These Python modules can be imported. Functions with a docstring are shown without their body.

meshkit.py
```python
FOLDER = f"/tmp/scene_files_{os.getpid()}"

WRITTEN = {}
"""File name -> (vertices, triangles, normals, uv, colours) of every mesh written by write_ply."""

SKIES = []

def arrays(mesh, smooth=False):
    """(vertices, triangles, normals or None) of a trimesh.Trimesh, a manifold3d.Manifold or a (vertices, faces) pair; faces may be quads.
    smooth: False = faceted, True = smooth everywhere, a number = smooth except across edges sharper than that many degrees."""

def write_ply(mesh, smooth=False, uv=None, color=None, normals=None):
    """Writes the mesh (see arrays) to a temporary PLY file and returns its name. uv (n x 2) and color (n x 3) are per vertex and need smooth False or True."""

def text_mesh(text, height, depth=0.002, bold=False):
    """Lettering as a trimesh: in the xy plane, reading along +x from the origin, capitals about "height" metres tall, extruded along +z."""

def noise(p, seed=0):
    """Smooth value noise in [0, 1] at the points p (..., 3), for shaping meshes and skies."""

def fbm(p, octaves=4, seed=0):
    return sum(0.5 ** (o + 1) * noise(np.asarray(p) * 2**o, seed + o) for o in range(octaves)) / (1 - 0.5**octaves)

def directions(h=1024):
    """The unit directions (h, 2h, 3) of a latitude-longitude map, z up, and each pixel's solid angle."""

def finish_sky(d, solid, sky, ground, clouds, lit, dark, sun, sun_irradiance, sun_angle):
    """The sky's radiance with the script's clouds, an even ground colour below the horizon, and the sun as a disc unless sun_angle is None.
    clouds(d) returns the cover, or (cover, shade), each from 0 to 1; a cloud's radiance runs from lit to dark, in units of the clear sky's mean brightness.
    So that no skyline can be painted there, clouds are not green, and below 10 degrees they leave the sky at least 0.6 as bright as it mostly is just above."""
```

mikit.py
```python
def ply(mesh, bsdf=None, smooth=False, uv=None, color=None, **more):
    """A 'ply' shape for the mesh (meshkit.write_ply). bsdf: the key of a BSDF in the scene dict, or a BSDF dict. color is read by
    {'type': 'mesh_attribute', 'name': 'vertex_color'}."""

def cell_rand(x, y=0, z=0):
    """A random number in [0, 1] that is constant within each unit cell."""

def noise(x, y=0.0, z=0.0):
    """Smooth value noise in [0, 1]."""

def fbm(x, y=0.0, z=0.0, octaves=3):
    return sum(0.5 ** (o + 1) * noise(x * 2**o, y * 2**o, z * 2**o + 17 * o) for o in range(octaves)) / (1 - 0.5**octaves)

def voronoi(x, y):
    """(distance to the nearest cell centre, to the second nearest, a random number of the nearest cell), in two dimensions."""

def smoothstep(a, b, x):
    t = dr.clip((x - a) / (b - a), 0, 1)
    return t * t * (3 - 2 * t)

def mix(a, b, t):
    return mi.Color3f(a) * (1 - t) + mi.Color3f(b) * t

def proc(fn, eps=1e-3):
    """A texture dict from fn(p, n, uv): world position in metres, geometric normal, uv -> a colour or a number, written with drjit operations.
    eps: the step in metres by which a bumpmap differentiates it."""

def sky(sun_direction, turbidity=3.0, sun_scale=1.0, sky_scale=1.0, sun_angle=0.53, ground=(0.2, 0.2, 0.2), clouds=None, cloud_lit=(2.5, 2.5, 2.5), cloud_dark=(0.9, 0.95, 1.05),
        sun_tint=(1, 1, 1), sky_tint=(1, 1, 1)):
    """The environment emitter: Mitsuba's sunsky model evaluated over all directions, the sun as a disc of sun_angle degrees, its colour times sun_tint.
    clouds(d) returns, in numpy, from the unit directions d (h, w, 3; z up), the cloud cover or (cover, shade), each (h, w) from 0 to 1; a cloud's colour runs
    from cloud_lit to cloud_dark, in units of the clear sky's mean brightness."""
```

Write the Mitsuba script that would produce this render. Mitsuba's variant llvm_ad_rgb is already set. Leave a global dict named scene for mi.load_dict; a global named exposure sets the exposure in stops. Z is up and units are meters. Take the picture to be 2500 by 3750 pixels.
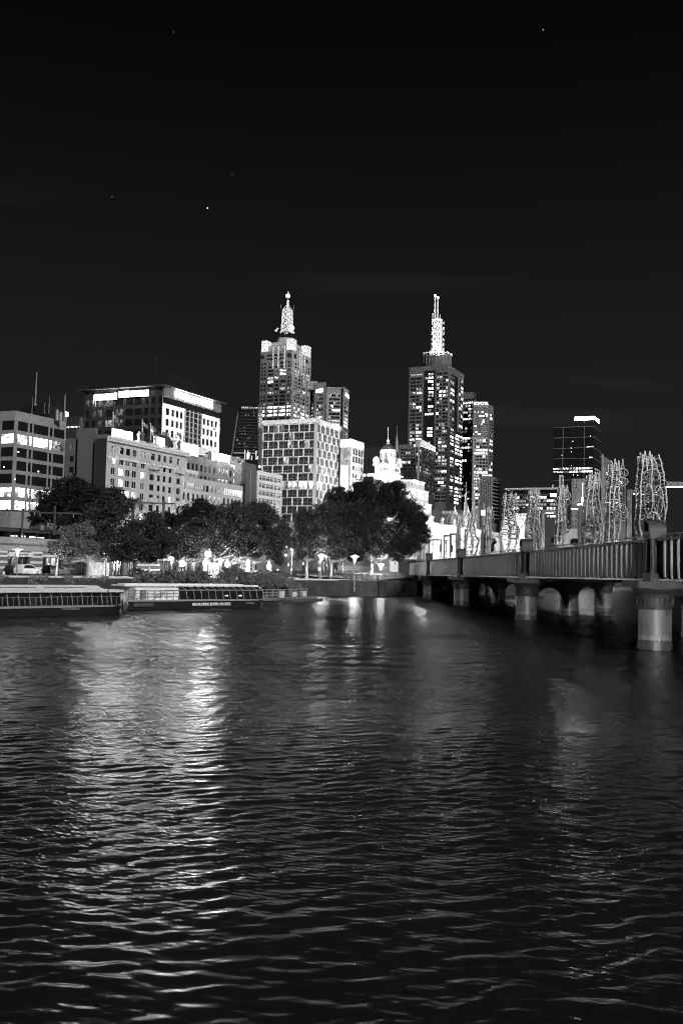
import math
import numpy as np, trimesh, drjit as dr, mitsuba as mi, mikit, meshkit
from shapely.geometry import Polygon, LineString, box as sbox
T = mi.ScalarTransform4f
scene, labels = {}, {}
rng = np.random.default_rng(7)

# ------------------------------------------------------------------ camera
F, CX, CY = 3600.0, 1250.0, 1875.0            # focal length and centre in pixels of the 2500 x 3750 photograph
PITCH, ROLL = math.atan(207 / 3600), math.radians(1.4)
EYE = np.array([0.0, 0.0, 5.0])
_f = np.array([0, math.cos(PITCH), math.sin(PITCH)])
_u0 = np.array([0, -math.sin(PITCH), math.cos(PITCH)])
_r = math.cos(ROLL) * np.array([1.0, 0, 0]) + math.sin(ROLL) * _u0
_u = -math.sin(ROLL) * np.array([1.0, 0, 0]) + math.cos(ROLL) * _u0
scene['camera'] = {'type': 'perspective', 'fov': math.degrees(2 * math.atan(CX / F)), 'fov_axis': 'x', 'near_clip': 0.5, 'far_clip': 9000.0,
                   'to_world': T().look_at(origin=EYE.tolist(), target=(EYE + _f * 10).tolist(), up=_u.tolist())}
exposure = 5.0                                 # every light below is in display units times LUM
LUM = 2.0 ** -exposure

# ------------------------------------------------------------------ sky: night, city glow low down, a weak moon behind the viewer
def night(d):
    el = np.degrees(np.arcsin(np.clip(d[..., 2], -1, 1)))
    g = np.exp(-(np.maximum(el, 0) / 20.5) ** 2)
    q = np.stack([d[..., 0] / (d[..., 2] + .15), d[..., 1] / (d[..., 2] + .15), d[..., 2] * 3], -1) * [1.3, 5.0, 2.0]
    wisp = np.clip(meshkit.fbm(q, 4, 3) - .62, 0, 1) * np.clip(el / 10, 0, 1)
    return np.ones(el.shape), 1 - np.clip(g * (.9 + 2.6 * wisp), 0, 1)
MOON = [0.42, -0.80, 0.40]
SKY_GLOW, MOON_E = 0.25 * LUM, 3.0 * LUM
_m = mikit.sky(MOON, turbidity=3, sun_scale=MOON_E, sky_scale=SKY_GLOW, sun_angle=9.0, ground=(.02, .02, .02), clouds=night,
               cloud_lit=(1.0, 1.0, 1.0), cloud_dark=(.02, .02, .02), sun_tint=(1 / 1.3475, 1 / 1.0254, 1 / .6323))
_m['sampling_weight'] = 26.0
scene['sky_light'] = _m

# ------------------------------------------------------------------ materials (the photograph is black and white)
def grey(v): return {'type': 'rgb', 'value': [v, v, v]}
def diff(v, r=.7, s=.2): return {'type': 'twosided', 'm': {'type': 'principled', 'base_color': grey(v), 'roughness': r, 'specular': s}}
def stone(base, sc, var, st=.45):
    def fn(p, n, uv):
        a = mikit.fbm(p.x * sc, p.y * sc, p.z * sc, 2)
        b = mikit.noise(p.x * st + 31, p.y * st, p.z * st * .08)
        return mi.Color3f(base * (1 - var) + base * var * (1.3 * a + .7 * b))
    return {'type': 'twosided', 'm': {'type': 'principled', 'base_color': mikit.proc(fn), 'roughness': .8, 'specular': .15}}
def pier(base):
    def fn(p, n, uv):
        a = mikit.fbm(p.x * 1.2, p.y * 1.2, p.z * 1.2, 3)
        b = mikit.noise(p.x * 2.6 + 31, p.y * 2.6, p.z * .25)          # vertical run-off streaks
        edge = .5 + .16 * mikit.noise(p.x * 2, p.y * 2)
        wet = .45 + .55 * mikit.smoothstep(edge - .06, edge + .06, p.z)      # tide line
        pale = 1 + .45 * mikit.smoothstep(edge, edge + .03, p.z) * (1 - mikit.smoothstep(edge + .2, edge + .5, p.z))
        return mi.Color3f(base * wet * pale * (.35 + .55 * a + .65 * b))
    return {'type': 'twosided', 'm': {'type': 'principled', 'base_color': mikit.proc(fn), 'roughness': .45, 'specular': .4}}
for k, v in dict(stone_white=stone(.72, .1, .14, .12), stone_pale=stone(.50, .12, .22, .3), concrete=stone(.24, .12, .3, .3), concrete_dim=stone(.115, .12, .3, .3),
                 pier_stone=pier(.09), quay_stone=stone(.045, .8, .6, 1.7), paving=stone(.22, .6, .4), grass=stone(.10, 2.5, .7)).items():
    scene[k] = v
scene['white_paint'] = diff(.7, .5)
scene['grey_paint'] = diff(.22, .45, .4)
scene['dark_paint'] = diff(.055, .4, .5)
scene['black_paint'] = diff(.018, .25, .5)
scene['bridge_iron'] = diff(.30, .38, .5)
scene['bridge_dark'] = diff(.024, .55, .25)
scene['bridge_rust'] = diff(.02, .5, .3)
scene['steel'] = {'type': 'twosided', 'm': {'type': 'principled', 'base_color': grey(.33), 'metallic': .6, 'roughness': .3}}
scene['dark_wall'] = diff(.035, .5, .4)
scene['glass_dark'] = {'type': 'twosided', 'm': {'type': 'principled', 'base_color': grey(.012), 'roughness': .12, 'specular': .5}}
scene['asphalt'] = diff(.05, .8)
scene['bark'] = stone(.34, 3.0, .6, 1.7)
scene['leaf'] = {'type': 'twosided', 'm': {'type': 'principled', 'base_color': grey(.038), 'roughness': .7, 'specular': .1}}
scene['leaf_dark'] = {'type': 'twosided', 'm': {'type': 'principled', 'base_color': grey(.017), 'roughness': .7, 'specular': .08}}
scene['leaf_bush'] = {'type': 'twosided', 'm': {'type': 'principled', 'base_color': grey(.13), 'roughness': .6, 'specular': .2}}
scene['leaf_pale'] = {'type': 'twosided', 'm': {'type': 'principled', 'base_color': grey(.2), 'roughness': .6, 'specular': .3}}

# river: long crests roughly across the view; the longer waves are geometry, the short ones relief of the material
_wr = np.random.default_rng(11)
LONG, MAIN, FINE = [], [], []
def _add(L, lam, slope, spread, n):
    for k in range(n):
        th = math.radians(90 + _wr.normal(3, spread)); kk = 2 * math.pi / (lam * _wr.uniform(.92, 1.08))
        L.append((kk * math.cos(th), kk * math.sin(th), slope / kk, _wr.uniform(0, 6.28)))
for lam in (3.4, 2.6, 2.0, 1.6): _add(LONG, lam, .007, 34, 3)
for lam, s_ in ((1.15, .008), (.93, .011), (.76, .016), (.63, .023), (.53, .030), (.45, .032), (.38, .030), (.32, .026), (.27, .022), (.23, .018)): _add(MAIN, lam, s_, 28, 3)
for lam in (.8, .62, .5, .4, .32): _add(MAIN, lam, .013, 70, 3)       # cross chop breaks the crests up
for lam in (.2, .16, .13): _add(FINE, lam, .03, 45, 2)
NEAR = ((30.0, 46.0), (92.0, 130.0))          # short and longer main waves: geometry up to here, the same waves as relief of the material beyond
def ripple(p, n, uv):
    wx, wy = 1.0 * mikit.noise(p.x * .16, p.y * .16), 1.0 * mikit.noise(p.x * .16 + 40, p.y * .16)
    x, y = p.x + wx, p.y + wy
    h = mi.Float(0)
    for a, b, c, ph in FINE: h += c * dr.sin(a * x + b * y + ph)
    for k, (q0, q1) in enumerate(NEAR):
        g = mi.Float(0)
        for a, b, c, ph in MAIN:
            if (math.hypot(a, b) < 12.0) == (k == 1): g += c * dr.sin(a * x + b * y + ph)
        h += g * mikit.smoothstep(q0, q1, p.y)
    return h * (.5 + 1.0 * mikit.noise(p.x * .1, p.y * .16 + 9))
scene['river_water'] = {'type': 'bumpmap', 'arbitrary': mikit.proc(ripple, eps=.006), 'scale': 1.0,
                        'bsdf': {'type': 'roughplastic', 'distribution': 'ggx', 'alpha': .035, 'int_ior': 1.33, 'diffuse_reflectance': grey(.012)}}

# ------------------------------------------------------------------ helpers
def cam(p):
    d = np.asarray(p, float) - EYE
    return d @ _r, d @ _u, d @ _f
def pix(p):
    a, b, c = cam(p); return CX + F * a / c, CY - F * b / c
def at(px, py, Y):
    d = _f + (px - CX) / F * _r - (py - CY) / F * _u
    return EYE + d * (Y / d[1])
def zy(py, x, y):
    """height at ground point (x, y) that is seen at row py"""
    k = -(py - CY) / F
    A, B = np.array([x, y, 0.0]) - EYE, np.array([0, 0, 1.0])
    return (k * (A @ _f) - A @ _u) / (B @ _u - k * (B @ _f))
def horizon(px): return 2082 + (px - 1250) * math.tan(ROLL)
def numbered(k):
    if k not in scene and k not in labels: return k
    i = 1
    while f'{k}_{i:03d}' in scene or f'{k}_{i:03d}' in labels: i += 1
    return f'{k}_{i:03d}'
_count = {}
def thing(name, label, cat, group=None, kind=None):
    key = numbered(name)
    labels[key] = {'label': label, 'category': cat}
    if group: labels[key]['group'] = group
    if kind: labels[key]['kind'] = kind
    return key
def shape(d, parent, name, tw=None, em=None, weight=1.0, **lab):
    base = f'{parent}__{name}' if parent and name else (parent or name)
    c = _count.get(base, 0)
    key = base if c == 0 else f'{base}_{c:03d}'
    _count[base] = c + 1
    d = dict(d)
    if tw is not None: d['to_world'] = T(np.asarray(tw, float))
    if em is not None:
        d['emitter'] = {'type': 'area', 'radiance': em if isinstance(em, dict) else grey(float(em) * LUM), 'sampling_weight': float(weight)}
    scene[key] = d
    if lab: labels[key] = lab
    return key
def part(parent, name, mesh, mat, em=None, weight=1.0, smooth=False, **lab):
    return shape(mikit.ply(mesh, mat, smooth=smooth), parent, name, None, em, weight, **lab)
def struct(name, mesh, mat, smooth=False, kind='structure', **kw):
    key = part('', name, mesh, mat, smooth=smooth)
    labels[key] = {'kind': kind, **kw}
    return key
def boxes(L, M=None):
    """list of (x0,x1,y0,y1,z0,z1) as one mesh; M: 4x4"""
    L = np.asarray(L, float).reshape(-1, 6)
    idx = np.array([[i, j, k] for i in (0, 1) for j in (0, 1) for k in (0, 1)])
    v = np.stack([L[:, 0:2][:, idx[:, 0]], L[:, 2:4][:, idx[:, 1]], L[:, 4:6][:, idx[:, 2]]], -1)
    f0 = np.array([[0, 1, 3], [0, 3, 2], [4, 6, 7], [4, 7, 5], [0, 4, 5], [0, 5, 1], [2, 3, 7], [2, 7, 6], [0, 2, 6], [0, 6, 4], [1, 5, 7], [1, 7, 3]])
    f = (f0[None] + 8 * np.arange(len(L))[:, None, None]).reshape(-1, 3)
    v = v.reshape(-1, 3)
    if M is not None: v = v @ M[:3, :3].T + M[:3, 3]
    return v, f
def bars(P, Q, r, sides=5, r2=None):
    P, Q = np.asarray(P, float).reshape(-1, 3), np.asarray(Q, float).reshape(-1, 3)
    n = len(P); r = np.broadcast_to(r, n); r2 = r if r2 is None else np.broadcast_to(r2, n)
    t = Q - P; t /= np.linalg.norm(t, axis=1, keepdims=True) + 1e-12
    a = np.cross(t, np.where(np.abs(t[:, 2:]) < .9, [0, 0, 1.0], [1.0, 0, 0])); a /= np.linalg.norm(a, axis=1, keepdims=True)
    b = np.cross(t, a); an = np.arange(sides) * 2 * np.pi / sides
    ring = np.cos(an)[None, :, None] * a[:, None] + np.sin(an)[None, :, None] * b[:, None]
    v = np.concatenate([P[:, None] + ring * r[:, None, None], Q[:, None] + ring * r2[:, None, None]], 1)
    i = np.arange(sides); j = (i + 1) % sides
    f0 = np.vstack([np.stack([i, j, j + sides], 1), np.stack([i, j + sides, i + sides], 1),
                    np.stack([0 * i[2:], i[2:], i[1:-1]], 1), np.stack([0 * i[2:] + sides, i[1:-1] + sides, i[2:] + sides], 1)])
    f = (f0[None] + 2 * sides * np.arange(n)[:, None, None]).reshape(-1, 3)
    return v.reshape(-1, 3), f
def join(*ms):
    V, Fc, o = [], [], 0
    for m in ms:
        v, f = (np.asarray(m.vertices), np.asarray(m.faces)) if hasattr(m, 'vertices') else m
        V.append(v); Fc.append(np.asarray(f) + o); o += len(v)
    return np.vstack(V), np.vstack(Fc)
def prism(poly, z0, z1):
    m = trimesh.creation.extrude_polygon(poly if hasattr(poly, 'exterior') else Polygon(poly), z1 - z0, engine='earcut')
    m.apply_translation([0, 0, z0]); return m.vertices.copy(), m.faces.copy()
def lathe(prof, c, sides=24, M=None):
    m = trimesh.creation.revolve(np.asarray(prof, float), sections=sides)
    v = np.asarray(m.vertices) + np.asarray(c, float); return v, np.asarray(m.faces)
def xf(mesh, M):
    v, f = (np.asarray(mesh.vertices), np.asarray(mesh.faces)) if hasattr(mesh, 'vertices') else mesh
    return v @ M[:3, :3].T + M[:3, 3], f
def ball(c, r, sub=2):
    m = trimesh.creation.icosphere(sub, 1.0)
    return np.asarray(m.vertices) * r + np.asarray(c, float), np.asarray(m.faces)
UNIT = trimesh.creation.box((1, 1, 1))
_ub = {}
def ubox(mat):
    if mat not in _ub: _ub[mat] = mikit.ply(UNIT, mat)
    return _ub[mat]

# lit panes: uneven brightness behind the glass (ceilings, blinds, desks), different in every window
def lit_pane(level):
    def fn(p, n, uv):
        wid = dr.floor(p.x * .21 + p.y * .13) + dr.floor(p.z * .3) * 7
        cx, cz = dr.floor(uv.x * 5), dr.floor(uv.y * 4)
        col = .55 + .8 * mikit.cell_rand(cx, wid, 3)
        row = .5 + .28 * cz
        c = LUM * level * dr.select(mikit.cell_rand(dr.floor(uv.x * 3), dr.floor(uv.y * 2), wid + 11) < .28, .18, 1.0) * col * row * (.7 + .6 * mikit.cell_rand(cx, cz, wid)) * (.55 + .9 * mikit.cell_rand(wid, 5))
        return mi.Color3f(dr.select(mikit.cell_rand(cx, cz + 9, wid + 4) < .10, c * .2, c))
    return mikit.proc(fn)
for nm_, l in (('glow_bright', 4.6), ('glow_half', .8), ('glow_dim', .16)): scene[nm_] = lit_pane(l)
_pane = mikit.ply((np.array([[-.5, 0, -.5], [.5, 0, -.5], [.5, 0, .5], [-.5, 0, .5]]), np.array([[0, 1, 2], [0, 2, 3]])), 'glass_dark', uv=np.array([[0, 0], [1, 0], [1, 1], [0, 1.0]]))
PANES = {ch: [{**_pane, 'emitter': {'type': 'area', 'radiance': {'type': 'ref', 'id': r}, 'sampling_weight': 0.0}}] * 4 for ch, r in (('#', 'glow_bright'), ('+', 'glow_half'), ('-', 'glow_dim'))}
VC = None

class Fr:
    """a vertical plane from ground point p0 (left) to p1 (right as seen): local x along, y inwards, z up"""
    def __init__(s, p0, p1):
        s.p0, s.p1 = np.array(p0[:2], float), np.array(p1[:2], float)
        s.L = np.linalg.norm(s.p1 - s.p0); s.d = (s.p1 - s.p0) / s.L
        s.n = np.array([s.d[1], -s.d[0]])
        s.M = np.eye(4); s.M[:2, 0] = s.d; s.M[:2, 1] = -s.n; s.M[:2, 3] = s.p0
    def s(s, px, z):
        k = (px - CX) / F
        A, B = np.array([*s.p0, z]) - EYE, np.array([*s.d, 0.0])
        return (k * (A @ _f) - A @ _r) / (B @ _r - k * (B @ _f))
    def z(s, py, px, zg=20.):
        q = s.p0 + s.d * s.s(px, zg); return zy(py, *q)
    def pt(s, u, z, o=0.0): return np.array([*(s.p0 + s.d * u + s.n * o), z])
    def tw(s, x0, x1, y0, y1, z0, z1):
        m = np.eye(4); m[:3, :3] = s.M[:3, :3] @ np.diag([x1 - x0, max(y1 - y0, .01), z1 - z0])
        m[:3, 3] = (s.M @ [(x0 + x1) / 2, (y0 + y1) / 2, (z0 + z1) / 2, 1])[:3]; return m
    def boxes(s, L): return boxes(L, s.M)
    def text(s, txt, h, x, z, o, bold=True):
        m = meshkit.text_mesh(txt, h, .04, bold=bold)
        R = np.eye(4); R[:3, 0] = [*s.d, 0]; R[:3, 1] = [0, 0, 1]; R[:3, 2] = [*s.n, 0]; R[:3, 3] = s.pt(x, z, o)
        return xf(m, R)

U = np.array([math.sin(math.radians(24.6)), math.cos(math.radians(24.6))])      # the street grid
V = np.array([-U[1], U[0]])
def run(p, d, px, z):
    """p + d * t seen at column px"""
    k = (px - CX) / F
    A, B = np.array([*p, z]) - EYE, np.array([*d, 0.0])
    return p + d * ((k * (A @ _f) - A @ _r) / (B @ _r - k * (B @ _f)))

class Bld:
    def __init__(s, name, label, cpx, ctop, Y, xl, xr, zb=3.0, cat='building', group=None, core='dark_wall', t=.2, top=None):
        s.key = thing(name, label, cat, group)
        K = at(cpx, ctop, Y); s.K = K[:2]; s.zt = K[2]; s.zb = zb; s.cpx = cpx
        s.A = run(s.K, V, xl, s.zt * .6); s.B = run(s.K, U, xr, s.zt * .6); s.D = s.A + s.B - s.K
        s.Lf, s.Rf = Fr(s.A, s.K), Fr(s.K, s.B); s.t = t
        pl = Polygon([s.A, s.K, s.B, s.D]).buffer(-t - .03, join_style=2)
        part(s.key, 'core', prism(pl, zb, s.zt - .05), core)
        s.wl = [s.B, s.D, s.A]
        part(s.key, 'back_wall', join(Fr(s.B, s.D).boxes([(0, np.linalg.norm(s.D - s.B), .01, t, zb, s.zt)]), Fr(s.D, s.A).boxes([(0, np.linalg.norm(s.D - s.A), .01, t, zb, s.zt)])), core)
        if top: part(s.key, 'roof', prism(Polygon([s.A, s.K, s.B, s.D]).buffer(-t - .05, join_style=2), s.zt - .05, s.zt + .02), top)
    def z(s, py): return zy(py, *s.K)
    def facade(s, side, cols, rows, mat, lit=None, zhi=None, zlo=None, inset=0, glass='glass_dark', px=True, name='window', **kw):
        fr = s.Rf if side == 'R' else s.Lf
        facade(s.key, fr, cols, [(s.z(b), s.z(a)) for a, b in rows], mat, lit, s.zb if zlo is None else zlo, s.zt if zhi is None else zhi, s.t, px, glass, name, ref=s.zt * .6, **kw)
    def blank(s, side, mat, zlo=None, zhi=None):
        fr = s.Rf if side == 'R' else s.Lf
        part(s.key, 'wall', fr.boxes([(0, fr.L, .002, s.t, s.zb if zlo is None else zlo, s.zt if zhi is None else zhi)]), mat)

def facade(key, fr, cols, rows, mat, lit, zlo, zhi, t, px=True, glass='glass_dark', name='window', ref=20., s0=0.0, s1=None, mullion=None, sill=None):
    """rows: (z0, z1) from the top down; cols: (left, right) in photograph columns (px) or metres"""
    s1 = fr.L if s1 is None else s1
    if px: cols = [(fr.s(a, ref), fr.s(b, ref)) for a, b in cols]
    cols = [(max(a, s0), min(b, s1)) for a, b in cols if b > s0 and a < s1]
    L = []; top = zhi
    for (z0, z1) in rows:
        if top - z1 > .02: L.append((s0, s1, 0, t, z1, top))
        e = s0
        for a, b in cols:
            if a - e > .02: L.append((e, a, 0, t, z0, z1))
            e = b
        if s1 - e > .02: L.append((e, s1, 0, t, z0, z1))
        top = z0
    if top - zlo > .02: L.append((s0, s1, 0, t, zlo, top))
    part(key, 'wall', fr.boxes(L), mat)
    dark = ubox(glass)
    n = 0
    for r, (z0, z1) in enumerate(rows):
        for c, (a, b) in enumerate(cols):
            ch = lit(r, c) if lit else '.'
            if ch == ' ': continue
            if ch == '.':
                w = shape(dark, key, name, fr.tw(a, b, t * .6, t * .6 + .12, z0, z1))
            else:
                w = shape(PANES[ch][(r * 7 + c * 3) % 4], key, name, fr.tw(a, b, t * .6, t * .6 + .12, z0, z1), VC, 0.0)
            if mullion: shape(mullion, w, 'mullion', fr.tw(a, b, t * .45, t * .45 + .1, z0, z1))
            n += 1
def pat(rows, seed=0, p=0.0, mix='#+-'):
    """lit pattern: strings for the first rows, then chance"""
    g = np.random.default_rng(seed)
    tab = [[('.' if g.random() > p else mix[min(int(g.random() ** 1.4 * len(mix)), len(mix) - 1)]) for c in range(40)] for r in range(60)]
    def f(r, c):
        if r < len(rows) and rows[r] and c < len(rows[r]) and rows[r][c] != '?': return rows[r][c]
        return tab[r][c]
    return f
def evenrows(y0, pitch, h, n): return [(y0 + i * pitch, y0 + i * pitch + h) for i in range(n)]
def spot(pos, target, inten, cut=40., name=None, beam=None, weight=1.0):
    """a real floodlight: housing with a spot in it"""
    key = thing('floodlight', name or 'small dark floodlight on the ground aimed up at a facade', 'floodlight', 'floodlights aimed at the facades')
    p, q = np.array(pos, float), np.array(target, float); d = (q - p) / np.linalg.norm(q - p)
    part(key, 'housing', bars([p - d * .9], [p - d * .1], .35, 8), 'dark_paint')
    part(key, 'bracket', bars([p - d * .6], [[p[0], p[1], p[2] - 1.0]], .06, 5), 'dark_paint')
    scene[key + '_light'] = {'type': 'spot', 'to_world': T().look_at(origin=p.tolist(), target=q.tolist(), up=[0.01, 0.02, 1]), 'intensity': grey(float(inten) * LUM),
                             'cutoff_angle': float(cut), 'beam_width': float(beam or cut * .55), 'sampling_weight': float(weight)}

# ================================================================== the setting: river, land, quay
def water_mesh():
    ys = [6.0]
    while ys[-1] < 470: ys.append(ys[-1] + (min(.0037 * ys[-1] + .003, .16) if ys[-1] < 112 else .013 * (ys[-1] - 100)))
    ys = np.array(ys); nx = 500
    u = np.linspace(-1, 1, nx)
    X = np.outer(10 + .47 * ys, u) + .10 * ys[:, None]; Yy = np.repeat(ys[:, None], nx, 1)
    Z, dx, dy = np.zeros_like(X), np.zeros_like(X), np.zeros_like(X)
    sp = np.gradient(ys)
    gust = .5 + 1.0 * meshkit.fbm(np.stack([X * .06, Yy * .09, 0 * X], -1), 3, 4)
    wx = 1.1 * meshkit.fbm(np.stack([X * .16, Yy * .16, 0 * X], -1), 2, 8); wy = 1.1 * meshkit.fbm(np.stack([X * .16, Yy * .16, 0 * X + 5], -1), 2, 9)
    ramp = lambda q: (lambda t: 1 - t * t * (3 - 2 * t))(np.clip((ys - q[0]) / (q[1] - q[0]), 0, 1))
    for W_ in (LONG, MAIN):
        for a, b, c, ph in W_:
            nf = 1.0 + 2.0 * (1 - ramp((34.0, 70.0))) if W_ is LONG else ramp(NEAR[int(math.hypot(a, b) < 12.0)])
            fade = np.clip(2 * math.pi / math.hypot(a, b) / (2.0 * sp) - .6, 0, 1) * nf
            on = fade > 0
            Z[on] += fade[on, None] * c * np.sin(a * (X + wx)[on] + b * (Yy + wy)[on] + ph)
    Z *= gust
    v = np.stack([X, Yy, Z - .02], -1).reshape(-1, 3)
    i, j = np.meshgrid(np.arange(len(ys) - 1), np.arange(nx - 1), indexing='ij'); q = i * nx + j
    f = np.stack([q, q + 1, q + nx + 1, q + nx], -1).reshape(-1, 4)
    return (v, f), v[:, :2].copy()
wm, wuv = water_mesh()
struct_key = shape(mikit.ply(wm, 'river_water', smooth=True, uv=wuv), '', 'water'); labels['water'] = {'kind': 'structure'}
struct('river_bed', boxes([(-900, 1500, -60, 900, -4, -3)]), 'black_paint')

QZ = 2.9
QL = [(-160, -10), (-95, 62), (-44, 128), (-20.5, 157), (0, 182), (7.0, 183.4)]       # the quay edge, left to right
QR = [(7.0, 183.4), (16.5, 199), (24, 213), (50, 252), (114, 420), (330, 900)]
land = Polygon(QL + QR[1:] + [(3000, 7500), (-3000, 7500), (-3000, -10)])
struct('ground', prism(land, QZ - 3.2, QZ), 'asphalt')
struct('south_bank', boxes([(-200, 200, -80, 2.2, -2, 3.2)]), 'paving')
prom = Polygon([(-100, 62), (-44, 128), (-20.5, 157), (0, 182), (7, 183.4), (9, 187), (-3, 190), (-26, 165), (-51, 134), (-108, 66)])
struct('promenade', prism(prom, QZ, QZ + .004), 'paving')
lawn = Polygon([(-9, 197), (-2, 193), (8, 190), (14, 199), (12, 214), (-6, 222)])
def mound():
    g = trimesh.creation.extrude_polygon(lawn, .1, engine='earcut'); g = g.subdivide_to_size(2.0)
    v = np.asarray(g.vertices); d = np.clip((v[:, 1] - 190) / 22, 0, 1); v[:, 2] += QZ + .01 + d * 1.5 + .12 * meshkit.noise(v * .5); return v, np.asarray(g.faces)
struct('lawn', mound(), 'grass')
path = Polygon([(-16, 176), (-8, 186), (-8.5, 222), (-14.5, 222)])
struct('path', prism(path, QZ + .004, QZ + .012), 'paving')
street = Polygon([np.array([-92, 238]) - U * 80, np.array([-92, 238]) + U * 420, np.array([-106, 244]) + U * 420, np.array([-106, 244]) - U * 80])
struct('street', prism(street, QZ, QZ + .004), 'asphalt')

def wallrun(key, pts, z0, z1, th, mat, name, panel=None):
    L = []
    for a, b in zip(pts[:-1], pts[1:]):
        fr = Fr(a, b)
        if panel:
            n = max(1, round(fr.L / panel)); w = fr.L / n
            for i in range(n): part(key, name, fr.boxes([(i * w + .02, (i + 1) * w - .02, -.06 - .02 * (i % 2), th, z0, z1)]), mat)
        else: L.append(fr.boxes([(0, fr.L, -.06, th, z0, z1)]))
    if L: part(key, name, join(*L), mat)
qw = thing('quay_wall', 'long dark stone quay wall running along the far bank behind the boats', 'wall')
wallrun(qw, QL[:5], -1.5, QZ - .12, .8, 'quay_stone', 'wall_panel', 6.0)
wallrun(qw, QL[:5], QZ - .12, QZ + .1, .5, 'stone_pale', 'coping')
def qpt(px):
    for a, b in zip(QL[:-1], QL[1:]):
        fr = Fr(a, b); s = fr.s(px, QZ)
        if 0 <= s <= fr.L: return fr, s
    return Fr(*QL[-2:]), 0
qe = thing('ramp_wall', 'dark concrete river wall sloping down towards the bridge with a depth gauge', 'wall')
fe = Fr((0, 182), (7.0, 183.4))
part(qe, 'wall', join(Fr((-3, 180.4), (0, 182)).boxes([(0, 3.4, -.3, .8, -1.5, QZ)]), fe.boxes([(0, fe.L, -.3, .8, -1.5, QZ)])), 'quay_stone')
fs = Fr((7.0, 183.4), (16.5, 199))
sl = np.array([fs.pt(0, -1.5, .3), fs.pt(0, QZ, .3), fs.pt(fs.L, 1.3, .3), fs.pt(fs.L, -1.5, .3)]); sl2 = sl - np.array([*fs.n, 0]) * 1.0
part(qe, 'ramp', (np.vstack([sl, sl2]), np.array([[0, 3, 2], [0, 2, 1], [4, 5, 6], [4, 6, 7], [1, 2, 6], [1, 6, 5], [3, 7, 6], [3, 6, 2]])), 'quay_stone')
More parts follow.
